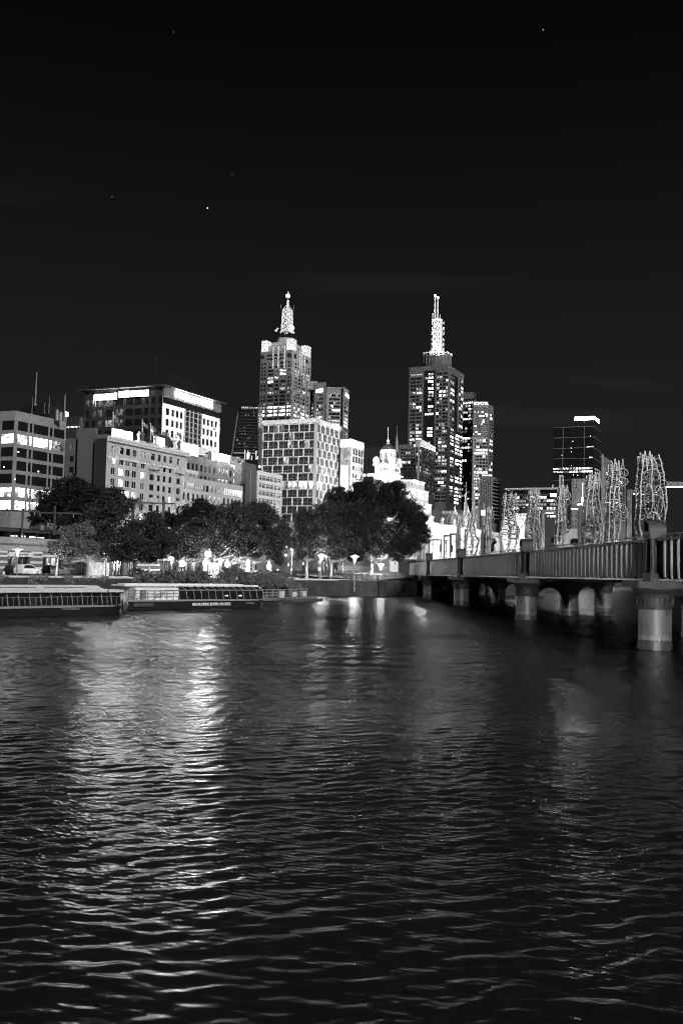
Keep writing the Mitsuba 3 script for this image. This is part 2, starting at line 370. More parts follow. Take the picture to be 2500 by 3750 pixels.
part(qe, 'ledge', (np.vstack([np.array([fs.pt(0, 1.15, .34), fs.pt(0, 2.0, .34), fs.pt(fs.L, .95, .34), fs.pt(fs.L, .35, .34)]), sl[:1]]), np.array([[0, 3, 2], [0, 2, 1]])), 'quay_stone')
fq = Fr((-3, 180.4), (0, 182))
gz = [2.45, 2.05, 1.65, 1.25, .85]
for i, (ch, z) in enumerate(zip('77311', gz)):
    fg = fe; part(qe, 'gauge_digit', fg.text(ch, .27, fg.s(1294, 2), z - .1, .31), 'white_paint')
part(qe, 'gauge_strip', fq.boxes([(fq.s(1224, 1.5), fq.s(1226.5, 1.5), -.37, -.3, .2, 2.7)]), 'stone_white')
struct('lower_walk', prism(Polygon([(16.3, 199.0), (23.5, 212.5), (26, 211), (19, 197.5)]), .75, 1.15), 'concrete')
part('', 'east_quay_wall', join(*[Fr(a, b).boxes([(0, Fr(a, b).L, -.1, .8, -1.5, QZ + .1)]) for a, b in zip(QR[1:-1], QR[2:])]), 'quay_stone')
labels['east_quay_wall'] = {'label': 'dark quay wall upstream seen low through the bridge piers', 'category': 'wall'}

# railing on the ramp wall: posts and rails
rl = thing('riverside_railing', 'black post railing along the promenade edge above the ramp wall', 'railing')
P = [fe.pt(fe.s(p, 3), QZ, -.1) for p in (1266, 1284, 1304, 1324, 1344, 1362, 1380)] + [fs.pt(t * fs.L, QZ - 1.6 * t, -.1) for t in (.02, .2, .38, .56, .74, .9)]
for q in P: part(rl, 'post', bars([q], [q + [0, 0, 1.1]], .075, 4), 'dark_paint')
for h in (1.08, .8, .5, .2): part(rl, 'rail', bars(P[:-1] + np.array([0, 0, h]), P[1:] + np.array([0, 0, h]), .03, 4), 'dark_paint')

# ================================================================== buildings of the far bank, left to right
A = Bld('office_block', 'pale concrete office block at the far left edge with two fully lit floors', 57, 1503, 250, -130, 234)
litA = pat(['', '#########', '', '.', '.', '#########', '#########'], 3, .0)
rowsA = evenrows(1538.5, 48.9, 34.5, 7)
A.facade('R', [(58, 95), (100.5, 111), (115.5, 170.5), (175.5, 185.5), (190, 229)], rowsA, 'concrete', pat(['', '####+', '', '', '', '####.', '###..'], 1), name='window')
A.facade('L', [(-120, -66), (-58, -8), (-2, 43)], rowsA, 'concrete', pat(['', '####', '', '', '', '####', '####'], 2))
for i, (px, py) in enumerate([(66, 1652), (142, 1713), (57, 1754), (16, 1714)]):
    q = at(px, py, 249.0 if px < 60 else 252)
    part(A.key, 'ceiling_lamp', ball(A.Rf.pt(A.Rf.s(px, 30), zy(py, *A.Rf.p0), -.05), .22, 1), 'glass_dark', em=3.0, weight=0.0)
pl = Bld('rooftop_plant_block', 'windowless black plant block behind the pale office roof with masts', 182, 1473, 300, 62, 230, core='black_paint')
ms = [(135, 1363, 129, 1482, .22), (119, 1456, 117, 1516, .1), (165, 1474, 163, 1512, .1), (181, 1450, 179, 1512, .1), (239, 1445, 235, 1550, .25)]
for px, py, bx, by, r in ms:
    k = thing('roof_mast', {135: 'tallest thin mast on the black plant block at the far left', 119: 'short thin mast left of the tallest roof mast', 165: 'short mast with a small lamp in the middle of the plant block',
              181: 'short thin mast near the right end of the plant block', 239: 'tall thin mast at the right end of the pale office roof'}[px], 'mast')
    D = 300 if px != 239 else 268
    part(k, 'pole', bars([at(bx, by, D)], [at(px, py, D)], r, 5, r * .6), 'grey_paint'); part(k, 'foot', ball(at(bx, by, D), r * 2.2, 1), 'grey_paint')
for px in (209, 222):
    k = thing('roof_vent', 'taller pale vent pipe on the pale office roof' if px == 209 else 'shorter pale vent pipe near the right end of the pale office roof', 'vent pipe')
    part(k, 'pipe', bars([at(px, 1540, 262)], [at(px + 1, 1505 if px == 209 else 1514, 262)], .45, 8), 'grey_paint'); part(k, 'cap', ball(at(px + 1, 1505 if px == 209 else 1514, 262), .5, 1), 'grey_paint')

dk = Bld('dark_office', 'dark low office behind the left block with a thin line of lit windows', 293, 1524, 330, 225, 300, core='dark_wall')
dk.facade('L', [(234 + i * 5.8, 238.6 + i * 5.8) for i in range(10)], [(1559, 1565.5)], 'dark_wall', pat(['+#+##+#+++'], 1))
k = thing('round_sign', 'round white lit sign on the dark office roof beside the mast', 'sign'); q = at(243, 1517, 322)
part(k, 'lens', ball(q, .85), 'white_paint', em=7, weight=0.05); part(k, 'post', bars([q - [0, 0, 3]], [q - [0, 0, .8]], .15), 'grey_paint')

C1 = Bld('blank_wall_building', 'grey building with blank stained concrete side walls beside the hotel', 391, 1590, 286, 276, 400); C1.blank('L', 'concrete_dim'); C1.blank('R', 'concrete_dim')
C2 = Bld('blank_wall_annexe', 'lower grey annexe with a column of windows left of the blank wall', 277, 1604, 292, 232, 282)
C2.facade('L', [(249, 265)], evenrows(1630, 40, 20, 4), 'concrete_dim', pat(['-', '.', '.'], 1))
C3 = Bld('roof_storey', 'windowless rooftop storey on the blank walled building', 348, 1566, 296, 270, 352, zb=38); C3.blank('L', 'concrete_dim'); C3.blank('R', 'concrete_dim')

# ---- the ornate hotel
H = Bld('ornate_hotel', 'long ornate pale hotel facade with cornice, attic statues and balconies', 394, 1603, 284, 340, 680)
hrow = [(1641, 1670), (1680, 1706), (1722, 1746), (1762, 1787), (1803, 1828), (1846, 1872)]
hc = [(402.5, 417), (431, 447), (456, 471), (480, 495), (512, 525), (545, 561), (573, 583), (593.5, 603), (615, 625), (644, 655)]
hr0 = evenrows(1628.5, 40.2, 24.5, 7)
H.facade('R', hc, hr0, 'stone_pale', pat(['...-......', '#.-.......', '.#..#.....', '.#..-.....', '.###....#.', '.......#..', '##########'], 5, .04, '+-'), sill=None)
fr = H.Rf
zt = H.zt
ang = 0
part(H.key, 'cornice', join(fr.boxes([(0, fr.L, -1.1, 0, zt - .2, zt + .5), (0, fr.L, -.6, 0, zt - .9, zt - .2)])), 'stone_white')
part(H.key, 'dentils', fr.boxes([(x, x + .45, -.95, 0, zt - .75, zt - .2) for x in np.arange(.3, fr.L, 1.0)]), 'stone_white', kind='stuff')
zs = H.z(1658)
part(H.key, 'attic_ledge', fr.boxes([(0, fr.L, -.45, 0, zs - 1.4, zs - .9)]), 'stone_white')
for px in (397, 424, 503, 533, 565, 633, 664, 678):
    x = fr.s(px, 30); part(H.key, 'pilaster', fr.boxes([(x - .55, x + .55, -.35, 0, 3, zs - 1.4), (x - .75, x + .75, -.5, 0, zs - 2.6, zs - 1.4)]), 'stone_pale')
for c, (a, b) in enumerate(hc):
    a, b = fr.s(a, 25), fr.s(b, 25)
    for r, (y0, y1) in enumerate(hr0[1:6]):
        part(H.key, 'sill', fr.boxes([(a - .15, b + .15, -.22, 0, H.z(y1) - .28, H.z(y1) - .03)]), 'stone_white')
        if c < 5: part(H.key, 'frame', fr.boxes([((a + b) / 2 - .06, (a + b) / 2 + .06, .06, .11, H.z(y1), H.z(y0))]), 'stone_white')
for px, y in ((553, 1716), (649, 1731), (553, 1836), (649, 1848)):
    x = fr.s(px, 25); z = fr.z(y, px)
    part(H.key, 'balcony', fr.boxes([(x - 2.2, x + 2.2, -1.3, 0, z - .35, z), (x - 2.2, x + 2.2, -1.3, -1.2, z, z + 1.0), (x - 2.2, x - 2.1, -1.3, 0, z, z + 1), (x + 2.1, x + 2.2, -1.3, 0, z, z + 1), (x - 1.7, x - 1.3, -.8, 0, z - 1.1, z - .35), (x + 1.3, x + 1.7, -.8, 0, z - 1.1, z - .35)]), 'stone_pale')
sr = np.random.default_rng(3)
def figure_lump(c, h, seed):
    """small stone attic figure: legs, torso, arms, head as one body"""
    import manifold3d as m3
    g = np.random.default_rng(seed); s = h / 1.9
    J = dict(hip=(0, 0, 1.0, .24), neck=(.04, 0, 1.55, .2), head=(.05, 0, 1.78, .15), kl=(-.12, .05, .5, .16), fl=(-.16, 0, .05, .14), kr=(.14, -.1, .5, .17), fr=(.16, .04, .05, .14),
             el=(-.36, .1, 1.25, .1), hl=(-.3, .22, .95, .09), er=(.38, .05, 1.3 + .3 * g.random(), .1), hr=(.42, .2, 1.5, .09))
    def sp(n):
        x, y, z, r = J[n]; return m3.Manifold.sphere(r * s, 10).translate([x * s, y * s, z * s])
    b = m3.Manifold()
    for p, q in (('hip', 'neck'), ('neck', 'head'), ('hip', 'kl'), ('kl', 'fl'), ('hip', 'kr'), ('kr', 'fr'), ('neck', 'el'), ('el', 'hl'), ('neck', 'er'), ('er', 'hr')):
        b = b + m3.Manifold.batch_hull([sp(p), sp(q)])
    m = b.to_mesh(); return np.asarray(m.vert_properties[:, :3]) + np.asarray(c), np.asarray(m.tri_verts)
names = {509: 'leftmost stone statue on the hotel cornice above the first flagpole', 523: 'stone statue second from left on the hotel cornice', 552: 'stone statue on the hotel cornice right beside the second flagpole',
         571: 'pale stone urn figure left of the smaller roof sign', 640: 'stone statue right of the dark roof tank', 656: 'rightmost dark stone statue on the hotel cornice'}
for px, nm in names.items():
    x = fr.s(px, zt); k = thing('roof_statue', nm, 'statue', 'statues along the hotel cornice')
    part(k, 'body', figure_lump(fr.pt(x, zt + 1.1, -.2), 3.0, px), 'stone_pale' if px in (509, 571, 640) else 'concrete_dim', smooth=40); part(k, 'plinth', fr.boxes([(x - .9, x + .9, -.6, .9, zt + .5, zt + 1.15)]), 'stone_pale')
for i, px in enumerate((412, 432, 506, 520, 533, 545, 567, 588, 611, 634, 655, 675)):
    x = fr.s(px, zt - 4); part(H.key, 'attic_figure', figure_lump(fr.pt(x, zs - .9, .3), 3.2, i), 'stone_pale', smooth=40)
def flag(px, ytop, ybot, nm, fl=True):
    k = thing('flagpole', nm, 'flagpole', 'flagpoles on the hotel roof'); a = at(px, ybot, pl2); b = at(px + .5, ytop, pl2)
    part(k, 'pole', bars([a], [b], .11, 6), 'white_paint'); part(k, 'finial', ball(b, .22, 1), 'white_paint')
    if fl:
        n = 7; xs = np.linspace(0, 1, n); V0 = np.array([b + [.2 + 1.6 * t, .5 * math.sin(5 * t), -.4 - 1.3 * t - w * 1.1] for t in xs for w in (0, 1)])
        part(k, 'flag', (V0, [[2 * i + a2 for a2 in q] for i in range(n - 1) for q in ((0, 2, 3), (0, 3, 1))]), 'grey_paint')
pl2 = 289; flag(414, 1512, 1602, 'flagpole with limp flag left of the longer hotel roof sign')
pl2 = 300; flag(521, 1538, 1606, 'second flagpole from the left on the hotel roof'); pl2 = 303; flag(551, 1551, 1612, 'flagpole just left of the smaller hotel roof sign'); pl2 = 318; flag(646, 1575, 1633, 'rightmost flagpole with hanging flag beside the hotel roof tank')
def glow_sign(nm, fr, x0, x1, z0, z1, o, em, legs=True, weight=0.12, name='roof_sign', n=None, dark=None):
    """illuminated letter sign whose letters the photograph shows only as one burnt-out bar: a row of lit letter blocks on a dark backing"""
    k = thing(name, nm, 'sign'); h = z1 - z0; n = n or max(3, int((x1 - x0) / (h * .85)))
    g = np.random.default_rng(int(abs(x0 * 10)) + int(z0)); w = (x1 - x0) / n
    part(k, 'backing', fr.boxes([(x0 - .2, x1 + .2, -o + .02, -o + .3, z0 - .15, z1 + .15)]), 'dark_paint')
    part(k, 'letters', fr.boxes([(x0 + i * w + .03 * w, x0 + (i + .97) * w, -o - .25, -o, z0 + (.0 if g.random() > .3 else .05 * h), z1 - (.0 if g.random() > .5 else .07 * h)) for i in range(n)]), 'white_paint', em=em, weight=weight)
    if legs: part(k, 'frame', fr.boxes([(x, x + .15, -o + .3, -o + .5, z0 - 1.6, z1) for x in np.linspace(x0 + .3, x1 - .3, max(3, n // 3))]), 'dark_paint')
    return k
zz = H.z
glow_sign('longer white glowing letter sign on the left end of the hotel roof', fr, fr.s(424, zt), fr.s(497, zt), zt + 1.1, zt + 3.5, -1.5, 14.0)
glow_sign('smaller white glowing sign in the middle of the hotel roof', fr, fr.s(576, zt), fr.s(614, zt), zt + 1.0, zt + 3.9, -1.5, 14.0)
k = thing('roof_tank', 'dark horizontal tank on the hotel roof right of the smaller sign', 'tank'); x0, x1 = fr.s(616, zt), fr.s(642, zt)
part(k, 'tank', bars([fr.pt(x0, zt + 3, -4)], [fr.pt(x1, zt + 3, -4)], 2.4, 16), 'dark_paint', smooth=40); part(k, 'cradle', fr.boxes([(x0 + 1, x0 + 2, 2, 6, zt, zt + 2), (x1 - 2, x1 - 1, 2, 6, zt, zt + 2)]), 'grey_paint')
part(k, 'flues', bars([fr.pt(x0 + 3, zt + 4, -4), fr.pt(x0 + 5, zt + 4, -4)], [fr.pt(x0 + 3, zt + 6.6, -4), fr.pt(x0 + 5, zt + 6.6, -4)], .5, 8), 'grey_paint')

# ---- big white office with the hip roof
E_ = Bld('hip_roof_office', 'large office with dark hip roof, white right face and glowing sign bands', 598, 1413, 338, 301, 799)
er = [(1490, 1515), (1529, 1554), (1568, 1593), (1608, 1633)]
E_.facade('R', [(601.5, 613), (622, 631), (638, 647.5), (653.5, 662), (671, 682.5), (686, 697), (700, 712), (716, 728.5), (737, 746), (752, 760.5), (766, 775), (781.5, 789.5)],
          [(1452, 1474)] + er, 'stone_white', pat(['............', '', '', '..++........', '-...........'], 1, .0))
cx0, cx1 = E_.Rf.s(670, 40), E_.Rf.s(730, 40)
part(E_.key, 'curtain_wall', E_.Rf.boxes([(cx0, cx1, -.12, -.02, E_.z(1660), E_.z(1474))]), 'glass_dark')
part(E_.key, 'curtain_mullions', E_.Rf.boxes([(cx0 + t * (cx1 - cx0) - .28, cx0 + t * (cx1 - cx0) + .28, -.35, -.12, E_.z(1660), E_.z(1474)) for t in (0, .27, .5, .78, 1)] + [(cx0, cx1, -.25, -.12, E_.z(y), E_.z(y) + .25) for y in np.arange(1482, 1655, 19.6)]), 'grey_paint')
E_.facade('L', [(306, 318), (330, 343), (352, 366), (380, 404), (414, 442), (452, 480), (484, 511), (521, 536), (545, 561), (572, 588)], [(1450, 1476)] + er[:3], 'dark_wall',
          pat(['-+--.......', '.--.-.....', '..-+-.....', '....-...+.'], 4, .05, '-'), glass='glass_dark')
part(E_.key, 'fascia', E_.Rf.boxes([(0, E_.Rf.L, -.5, 0, E_.z(1450), E_.zt)]), 'concrete_dim')
part(E_.key, 'glass_band', E_.Rf.boxes([(0, E_.Rf.L, -.04, -.005, E_.z(1474), E_.z(1451))]), 'glass_dark')
c = (E_.A + E_.B) / 2; zr = E_.zt + 9.5; r1, r2 = c - V * 7, c + V * 7; o = 1.8
cs = [E_.A + (V - U) * o, E_.K - (V + U) * o, E_.B + (U - V) * o, E_.D + (U + V) * o]
hv = [[*q, E_.zt] for q in cs] + [[*r2, zr], [*r1, zr]]
part(E_.key, 'roof', (np.array(hv), np.array([[0, 1, 5], [0, 5, 4], [1, 2, 5], [2, 3, 4], [2, 4, 5], [3, 0, 4], [0, 2, 1], [0, 3, 2]])), 'black_paint')
part(E_.key, 'eave', prism(Polygon(cs), E_.zt - .05, E_.zt + .3), 'dark_paint')
q = [*c, zr]; part(E_.key, 'aerial', bars([q], [[q[0], q[1], zr + 6]], .08, 5), 'dark_wall')
lf, rf = E_.Lf, E_.Rf
glow_sign('leftmost glowing white sign bar under the hip roof', lf, lf.s(347, 60), lf.s(429, 60), E_.z(1453), E_.z(1429), .5, 40.0, False, name='facade_sign')
glow_sign('second glowing white sign bar under the hip roof, left of the corner', lf, lf.s(438, 60), lf.s(545, 60), E_.z(1447), E_.z(1424), .5, 40.0, False, name='facade_sign')
glow_sign('long glowing white sign on the white right face under the hip roof', rf, rf.s(634, 60), rf.s(772, 60), E_.z(1443), E_.z(1419), .6, 40.0, False, name='facade_sign')

Fd = Bld('floodlit_terrace_block', 'low brilliantly floodlit white block stepping down below the hip roof office', 640, 1612, 331, 620, 720)
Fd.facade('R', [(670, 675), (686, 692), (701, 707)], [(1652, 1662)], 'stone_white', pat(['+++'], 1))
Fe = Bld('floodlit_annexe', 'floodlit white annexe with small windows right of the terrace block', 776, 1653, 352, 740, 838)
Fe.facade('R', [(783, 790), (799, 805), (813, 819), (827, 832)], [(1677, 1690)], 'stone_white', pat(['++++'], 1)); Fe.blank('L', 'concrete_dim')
Fm = Bld('low_link_block', 'grey low link between the two floodlit white blocks', 715, 1634, 345, 700, 780); Fm.facade('R', [(722, 772)], [(1662, 1676)], 'concrete', pat(['-'], 1))

G = Bld('grey_office', 'grey office behind the strip window block with three tall dark windows at left', 672, 1662, 327, 630, 852)
G.facade('R', [(681, 690), (697, 706), (712, 720), (729, 737), (743, 753), (759, 768), (776, 784), (794, 803), (808, 818), (822, 831), (837, 844)], [(1690, 1714), (1730, 1742)], 'concrete', pat(['....---+++.', '+++..--+++.'], 1))
part(G.key, 'lit_panel', G.Rf.boxes([(G.Rf.s(673, 40), G.Rf.s(728, 40), -.06, -.005, G.z(1729), G.z(1716.5))]), 'stone_white')
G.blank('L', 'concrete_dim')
Hs = Bld('strip_window_block', 'pale low block with a lit strip of windows along its top floor', 662, 1742, 318, 640, 886)
cols = [(664, 671), (672, 681)] + [(683 + i * 7.2, 689.3 + i * 7.2) for i in range(8)] + [(741, 747), (751, 761), (767, 777), (783, 790), (797, 804), (810, 815), (817, 823), (825, 831), (833, 839), (841, 846), (848, 854), (856, 862), (864, 869), (872, 882)]
Hs.facade('R', cols, [(1763, 1787)], 'stone_pale', pat(['+.++++++++..++++########--'], 1), zlo=Hs.z(1796))
Hs.facade('R', [(667, 676), (682, 691), (701.5, 709), (717.5, 725), (733.5, 742), (750, 757), (765, 772), (781, 788), (797, 804), (815, 822), (830, 837), (844, 851), (858.5, 865), (870, 877)],
          [(1801, 1828), (1841, 1860)], 'stone_pale', pat(['.....-+++.....', '......+++?....'], 1, .1, '-'), zhi=Hs.z(1796))

I_ = Bld('blank_grey_tower', 'plain grey windowless block with three small square lit windows on its left edge', 886, 1691, 378, 840, 935); I_.blank('L', 'concrete_dim'); I_.blank('R', 'concrete_dim')
for y in (1709, 1736, 1760):
    s0 = I_.Lf.s(851, 40); part(I_.key, 'small_window', I_.Lf.boxes([(s0 - .1, s0 + .85, -.05, 0, I_.z(y + 6.5), I_.z(y - 4))]), 'white_paint', em=2.5, weight=0.0)
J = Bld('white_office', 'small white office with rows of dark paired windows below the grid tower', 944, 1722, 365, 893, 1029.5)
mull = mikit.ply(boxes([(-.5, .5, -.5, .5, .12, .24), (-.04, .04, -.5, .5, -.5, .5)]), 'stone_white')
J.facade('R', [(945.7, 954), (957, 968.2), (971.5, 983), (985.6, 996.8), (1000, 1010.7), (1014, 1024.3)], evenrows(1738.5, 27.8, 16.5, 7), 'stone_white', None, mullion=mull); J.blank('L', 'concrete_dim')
part(J.key, 'rain_pipe', J.Lf.boxes([(J.Lf.s(x, 30) - .15, J.Lf.s(x, 30) + .15, -.25, 0, J.z(1860), J.z(1725)) for x in (916, 938)]), 'grey_paint')
k = thing('rooftop_aerials', 'cluster of aerials and plant boxes on the roof behind the white office', 'aerial'); g = np.random.default_rng(2)
part(k, 'plant_box', join(*[boxes([(*(np.sort([at(x0, 0, 385)[0], at(x1, 0, 385)[0]])), 383, 389, 20, at((x0 + x1) / 2, y, 385)[2])]) for x0, x1, y in ((888, 905, 1672), (906, 930, 1676), (926, 946, 1682))]), 'concrete_dim')
P = [at(x, 1682, 384) for x in (897, 903, 907, 912, 921, 937, 942)]
part(k, 'rod', bars(P, [at(x + .5, y, 384) for x, y in ((896, 1646), (904, 1662), (907, 1650), (912, 1655), (921, 1668), (938, 1651), (943, 1670))], .16, 5), 'white_paint')
part(k, 'lamp', ball(at(950, 1709, 384), .5, 1), 'white_paint', em=3.0, weight=0.0)

# ---- dark leaning glass tower
k = thing('dark_glass_tower', 'dark glass tower with slanted left edge and thin bands of light', 'building')
K0 = [at(x, y, 640) for x, y in ((836, 1720), (877, 1478), (945, 1478), (945, 1720))]
dv = np.array([0, 35.0, 0])
part(k, 'core', (np.array(K0 + [q + dv for q in K0]), np.array([[0, 3, 2], [0, 2, 1], [4, 5, 6], [4, 6, 7], [0, 1, 5], [0, 5, 4], [1, 2, 6], [1, 6, 5], [2, 3, 7], [2, 7, 6]])), 'glass_dark')
fk = Fr(at(836, 1700, 639.6), at(945, 1700, 639.6))
part(k, 'edge_strip', bars([at(840, 1720, 639)], [at(871, 1510, 639)], .35, 4), 'grey_paint')
for y in np.arange(1500, 1690, 11.5): part(k, 'floor_line', fk.boxes([(fk.s(876 - (y - 1480) * .165, 50), fk.L, -.1, .1, zy(y, *fk.p0), zy(y, *fk.p0) + .4)]), 'dark_wall')
g = np.random.default_rng(6)
for i in range(9): shape(PANES['+'][i % 4], k, 'window', fk.tw(fk.s(878.5 + i * 6.8, 80), fk.s(884 + i * 6.8, 80), -.3, -.2, zy(1495, *fk.p0), zy(1488, *fk.p0)), VC, 0.0)
for i in range(16): shape(PANES['+'][i % 4], k, 'window', fk.tw(fk.s(857 + i * 5, 80), fk.s(861 + i * 5, 80), -.3, -.2, zy(1660, *fk.p0), zy(1656, *fk.p0)), VC, 0.0)
for i in range(26):
    y = 1500 + 11.5 * g.integers(1, 14) - 5; x = g.uniform(880 - (y - 1480) * .15, 935)
    shape(PANES['+'][i % 4], k, 'window', fk.tw(fk.s(x, 80), fk.s(x + 2.6, 80), -.3, -.2, zy(y + 2, *fk.p0), zy(y - 1, *fk.p0)), VC, 0.0)

# ---- white grid office tower
N = Bld('grid_office_tower', 'twelve storey white grid office tower with square dark windows on two sides', 1154, 1534, 410, 955, 1243, top='dark_wall')
lx = np.linspace(960, 1140, 11)
ncl = [(958 + i * 18.75 + 2.6, 958 + i * 18.75 + 17.9) for i in range(10)]
nrw = evenrows(1551.5, 30.2, 26.0, 12)
nm = mikit.ply(boxes([(-.03, .03, -.5, .5, -.5, .5), (-.5, .5, -.5, .5, -.17, -.12)]), 'grey_paint')
N.facade('L', ncl, nrw, 'stone_pale', pat(['..--......', '.....+....', '.....+..+.', '..........', '....+.....', '.........+', '', '....+#####', '.........-'], 1), mullion=nm)
nr_ = [(1160.5 + 8.6 * i * (1 - .004 * i), 1167 + 8.6 * i * (1 - .004 * i)) for i in range(10)]
N.facade('R', nr_, nrw, 'stone_pale', pat(['', '.+', '', '.+', '', '', '', '##......+.', ''], 2, .05, '-'), mullion=nm)
for fr_, cl in ((N.Lf, ncl), (N.Rf, nr_)):
    fins_w, fins_d = [], []
    for i, (a, b) in enumerate(cl):
        for j, (y0, y1) in enumerate(nrw):
            x = fr_.s(a - 1.7 if fr_ is N.Lf else a - 1.2, 40); w = .24 if fr_ is N.Lf else .32
            (fins_w if (i + j) % 2 else fins_d).append((x - w, x + w, -.22 if (i + j) % 2 else -.1, -.005, N.z(y1 + 2), N.z(y0 - 3)))
    part(N.key, 'white_fins', fr_.boxes(fins_w), 'stone_white', kind='stuff'); part(N.key, 'grey_fins', fr_.boxes(fins_d), 'concrete_dim', kind='stuff')
part(N.key, 'parapet', join(*[f_.boxes([(-.3, f_.L + .3, -.25, .3, N.z(1547), N.zt + .3)]) for f_ in (N.Lf, N.Rf)]), 'stone_white')
k = thing('green_dome', 'small dark ribbed dome on a white drum above the trees below the grid tower', 'dome'); q = at(1205, 1833, 375)
part(k, 'dome', lathe([(2.3, 0), (2.15, 1.2), (1.6, 2.3), (.8, 3.0), (.25, 3.4), (.2, 4.4), (.0, 5.6)], q, 20), 'dark_paint', smooth=50); part(k, 'drum', lathe([(2.2, -6), (2.2, -.5), (2.7, -.4), (2.7, 0), (2.3, .05)], q, 16), 'stone_white')

O = Bld('lit_panel_building', 'mid rise building with a tall glowing white panel on its left face', 1286, 1607, 425, 1241, 1328)
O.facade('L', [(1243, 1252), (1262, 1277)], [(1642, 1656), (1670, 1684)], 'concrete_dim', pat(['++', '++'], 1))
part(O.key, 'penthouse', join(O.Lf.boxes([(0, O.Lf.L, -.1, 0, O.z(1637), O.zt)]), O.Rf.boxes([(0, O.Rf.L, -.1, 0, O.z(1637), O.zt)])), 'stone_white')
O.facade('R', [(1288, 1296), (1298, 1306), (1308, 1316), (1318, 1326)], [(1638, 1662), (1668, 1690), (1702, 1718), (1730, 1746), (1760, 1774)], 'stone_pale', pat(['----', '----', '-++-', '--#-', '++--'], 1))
glow_sign('tall glowing white vertical panel on the mid rise building', O.Lf, O.Lf.s(1249, 40), O.Lf.s(1274, 40), O.z(1812), O.z(1704), .3, 4.0, False, name='glowing_sign', n=1)

# ---- tower with white crown and lattice mast
L_ = Bld('crowned_tower', 'tall office tower with white stepped crown and lattice mast', 1070, 1280, 900, 945, 1131)
lrows = evenrows(1321, 13.66, 8.4, 27)
lcol = [(949, 955.5), (959.5, 966), (974, 995), (999.5, 1013), (1018.5, 1039.5), (1047, 1053.5), (1057.5, 1064.8)]
L_.facade('L', lcol, lrows, 'concrete_dim', pat(['..--...', '.......', '...-#..', '...-#-+', '..+#-..', '--#....', '....-..', '..-.+++', '--+-.+-', '.......', '.......', '-+-..+.', '++#####', '#######', '#######', '.......',
         '.......', '.......', '##.....', '.......', '++.....'], 8, .12, '+-'))
rcol = [(1074, 1078), (1080.7, 1084), (1086.8, 1094), (1096.9, 1101), (1103.5, 1111), (1115.5, 1119.5), (1122, 1126)]
L_.facade('R', rcol, lrows[:15], 'concrete', pat(['.......', '.......', '+++++++', '++-.+++', '....+-+', '....+.+', '.......', '....#-+', '-..+-..', '.......', '.......', '++-+++-', '#-#-++.', '+#-####', '##+##-+'], 8, .3))
c0 = (L_.A + L_.B) / 2
def ctr_box(x0, x1, y0, y1, z0, z1):       # in the tower's own axes: x along U from the centre, y along V
    P4 = [c0 + U * a + V * b for a, b in ((x0, y0), (x1, y0), (x1, y1), (x0, y1))]; return prism(Polygon(P4), z0, z1)
hu, hv_ = L_.Rf.L / 2, L_.Lf.L / 2; ZT = L_.zt
zp = lambda y: zy(y, *L_.K)
part(L_.key, 'setback', ctr_box(-hu * .86, hu * .86, -hv_ * .70, hv_ * .70, ZT - .3, zp(1258)), 'concrete')
part(L_.key, 'crown_core', ctr_box(-hu * .6, hu * .6, -hv_ * .6, hv_ * .6, ZT - .3, zp(1240)), 'concrete')
part(L_.key, 'crown_base', lathe([(0, 0), (9.5, 0), (9.5, zp(1220) - zp(1240)), (0, zp(1220) - zp(1240))], [*c0, zp(1240)], 8), 'concrete')
for sx, sy in ((-1, -1), (1, -1), (-1, 1), (1, 1)):
    part(L_.key, 'crown_fin', ctr_box(*sorted((sx * hu * .55, sx * hu * .98)), *sorted((sy * hv_ * .62, sy * hv_ * .98)), ZT - .2, zp(1238)), 'stone_white')
part(L_.key, 'ribs', join(*[L_.Lf.boxes([(L_.Lf.s(p, 180) - .5, L_.Lf.s(p, 180) + .5, -.5, 0, zp(1345), zp(1262)) for p in (998, 1017, 1040)]), L_.Rf.boxes([(L_.Rf.s(p, 180) - .5, L_.Rf.s(p, 180) + .5, -.5, 0, zp(1345), zp(1270)) for p in (1095, 1102, 1113)])]), 'stone_pale')
for f_, pp in ((L_.Lf, (951, 966)), (L_.Lf, (1050, 1066)), (L_.Rf, (1075, 1084)), (L_.Rf, (1118, 1126))):
    part(L_.key, 'louvre', f_.boxes([(f_.s(pp[0], 190), f_.s(pp[1], 190), -.15, -.02, zp(1307), zp(1292))]), 'black_paint')
L2 = [(L_.Lf, a, b) for a, b in ((975, 996), (1000, 1015), (1019, 1040))]
for y in (1292, 1305): part(L_.key, 'dark_band', join(*[f_.boxes([(f_.s(a, 190), f_.s(b, 190), -.15, -.02, zp(y + 7), zp(y))]) for f_, a, b in L2]), 'black_paint')
def lattice(key, c, w0, w1, z0, z1, n, r, mat, yaw=.4, rings=True, name='mast'):
    P, Q = [], []
    cs = [np.array([math.cos(yaw + i * math.pi / 2), math.sin(yaw + i * math.pi / 2), 0]) for i in range(4)]
    zs_ = np.linspace(z0, z1, n + 1)
    w = np.linspace(w0, w1, n + 1)
    B = np.array([*c, 0.0])
    for k_ in range(n):
        for i in range(4):
            a0, a1 = B + cs[i] * w[k_] + [0, 0, zs_[k_]], B + cs[i] * w[k_ + 1] + [0, 0, zs_[k_ + 1]]
            b0, b1 = B + cs[(i + 1) % 4] * w[k_] + [0, 0, zs_[k_]], B + cs[(i + 1) % 4] * w[k_ + 1] + [0, 0, zs_[k_ + 1]]
            P += [a0, a0, b0, a1]; Q += [a1, b1, a1, b1]
    part(key, name, bars(P, Q, r, 5), mat)
mk = thing('lattice_mast', 'lattice mast with a dish and a bright tip on the white crowned tower', 'mast')
q = c0; d_ = float(np.hypot(*c0)); zq = lambda y: zy(y, *c0)
lattice(mk, q, 5.8, 4.8, zq(1218), zq(1134), 4, .5, 'white_paint')
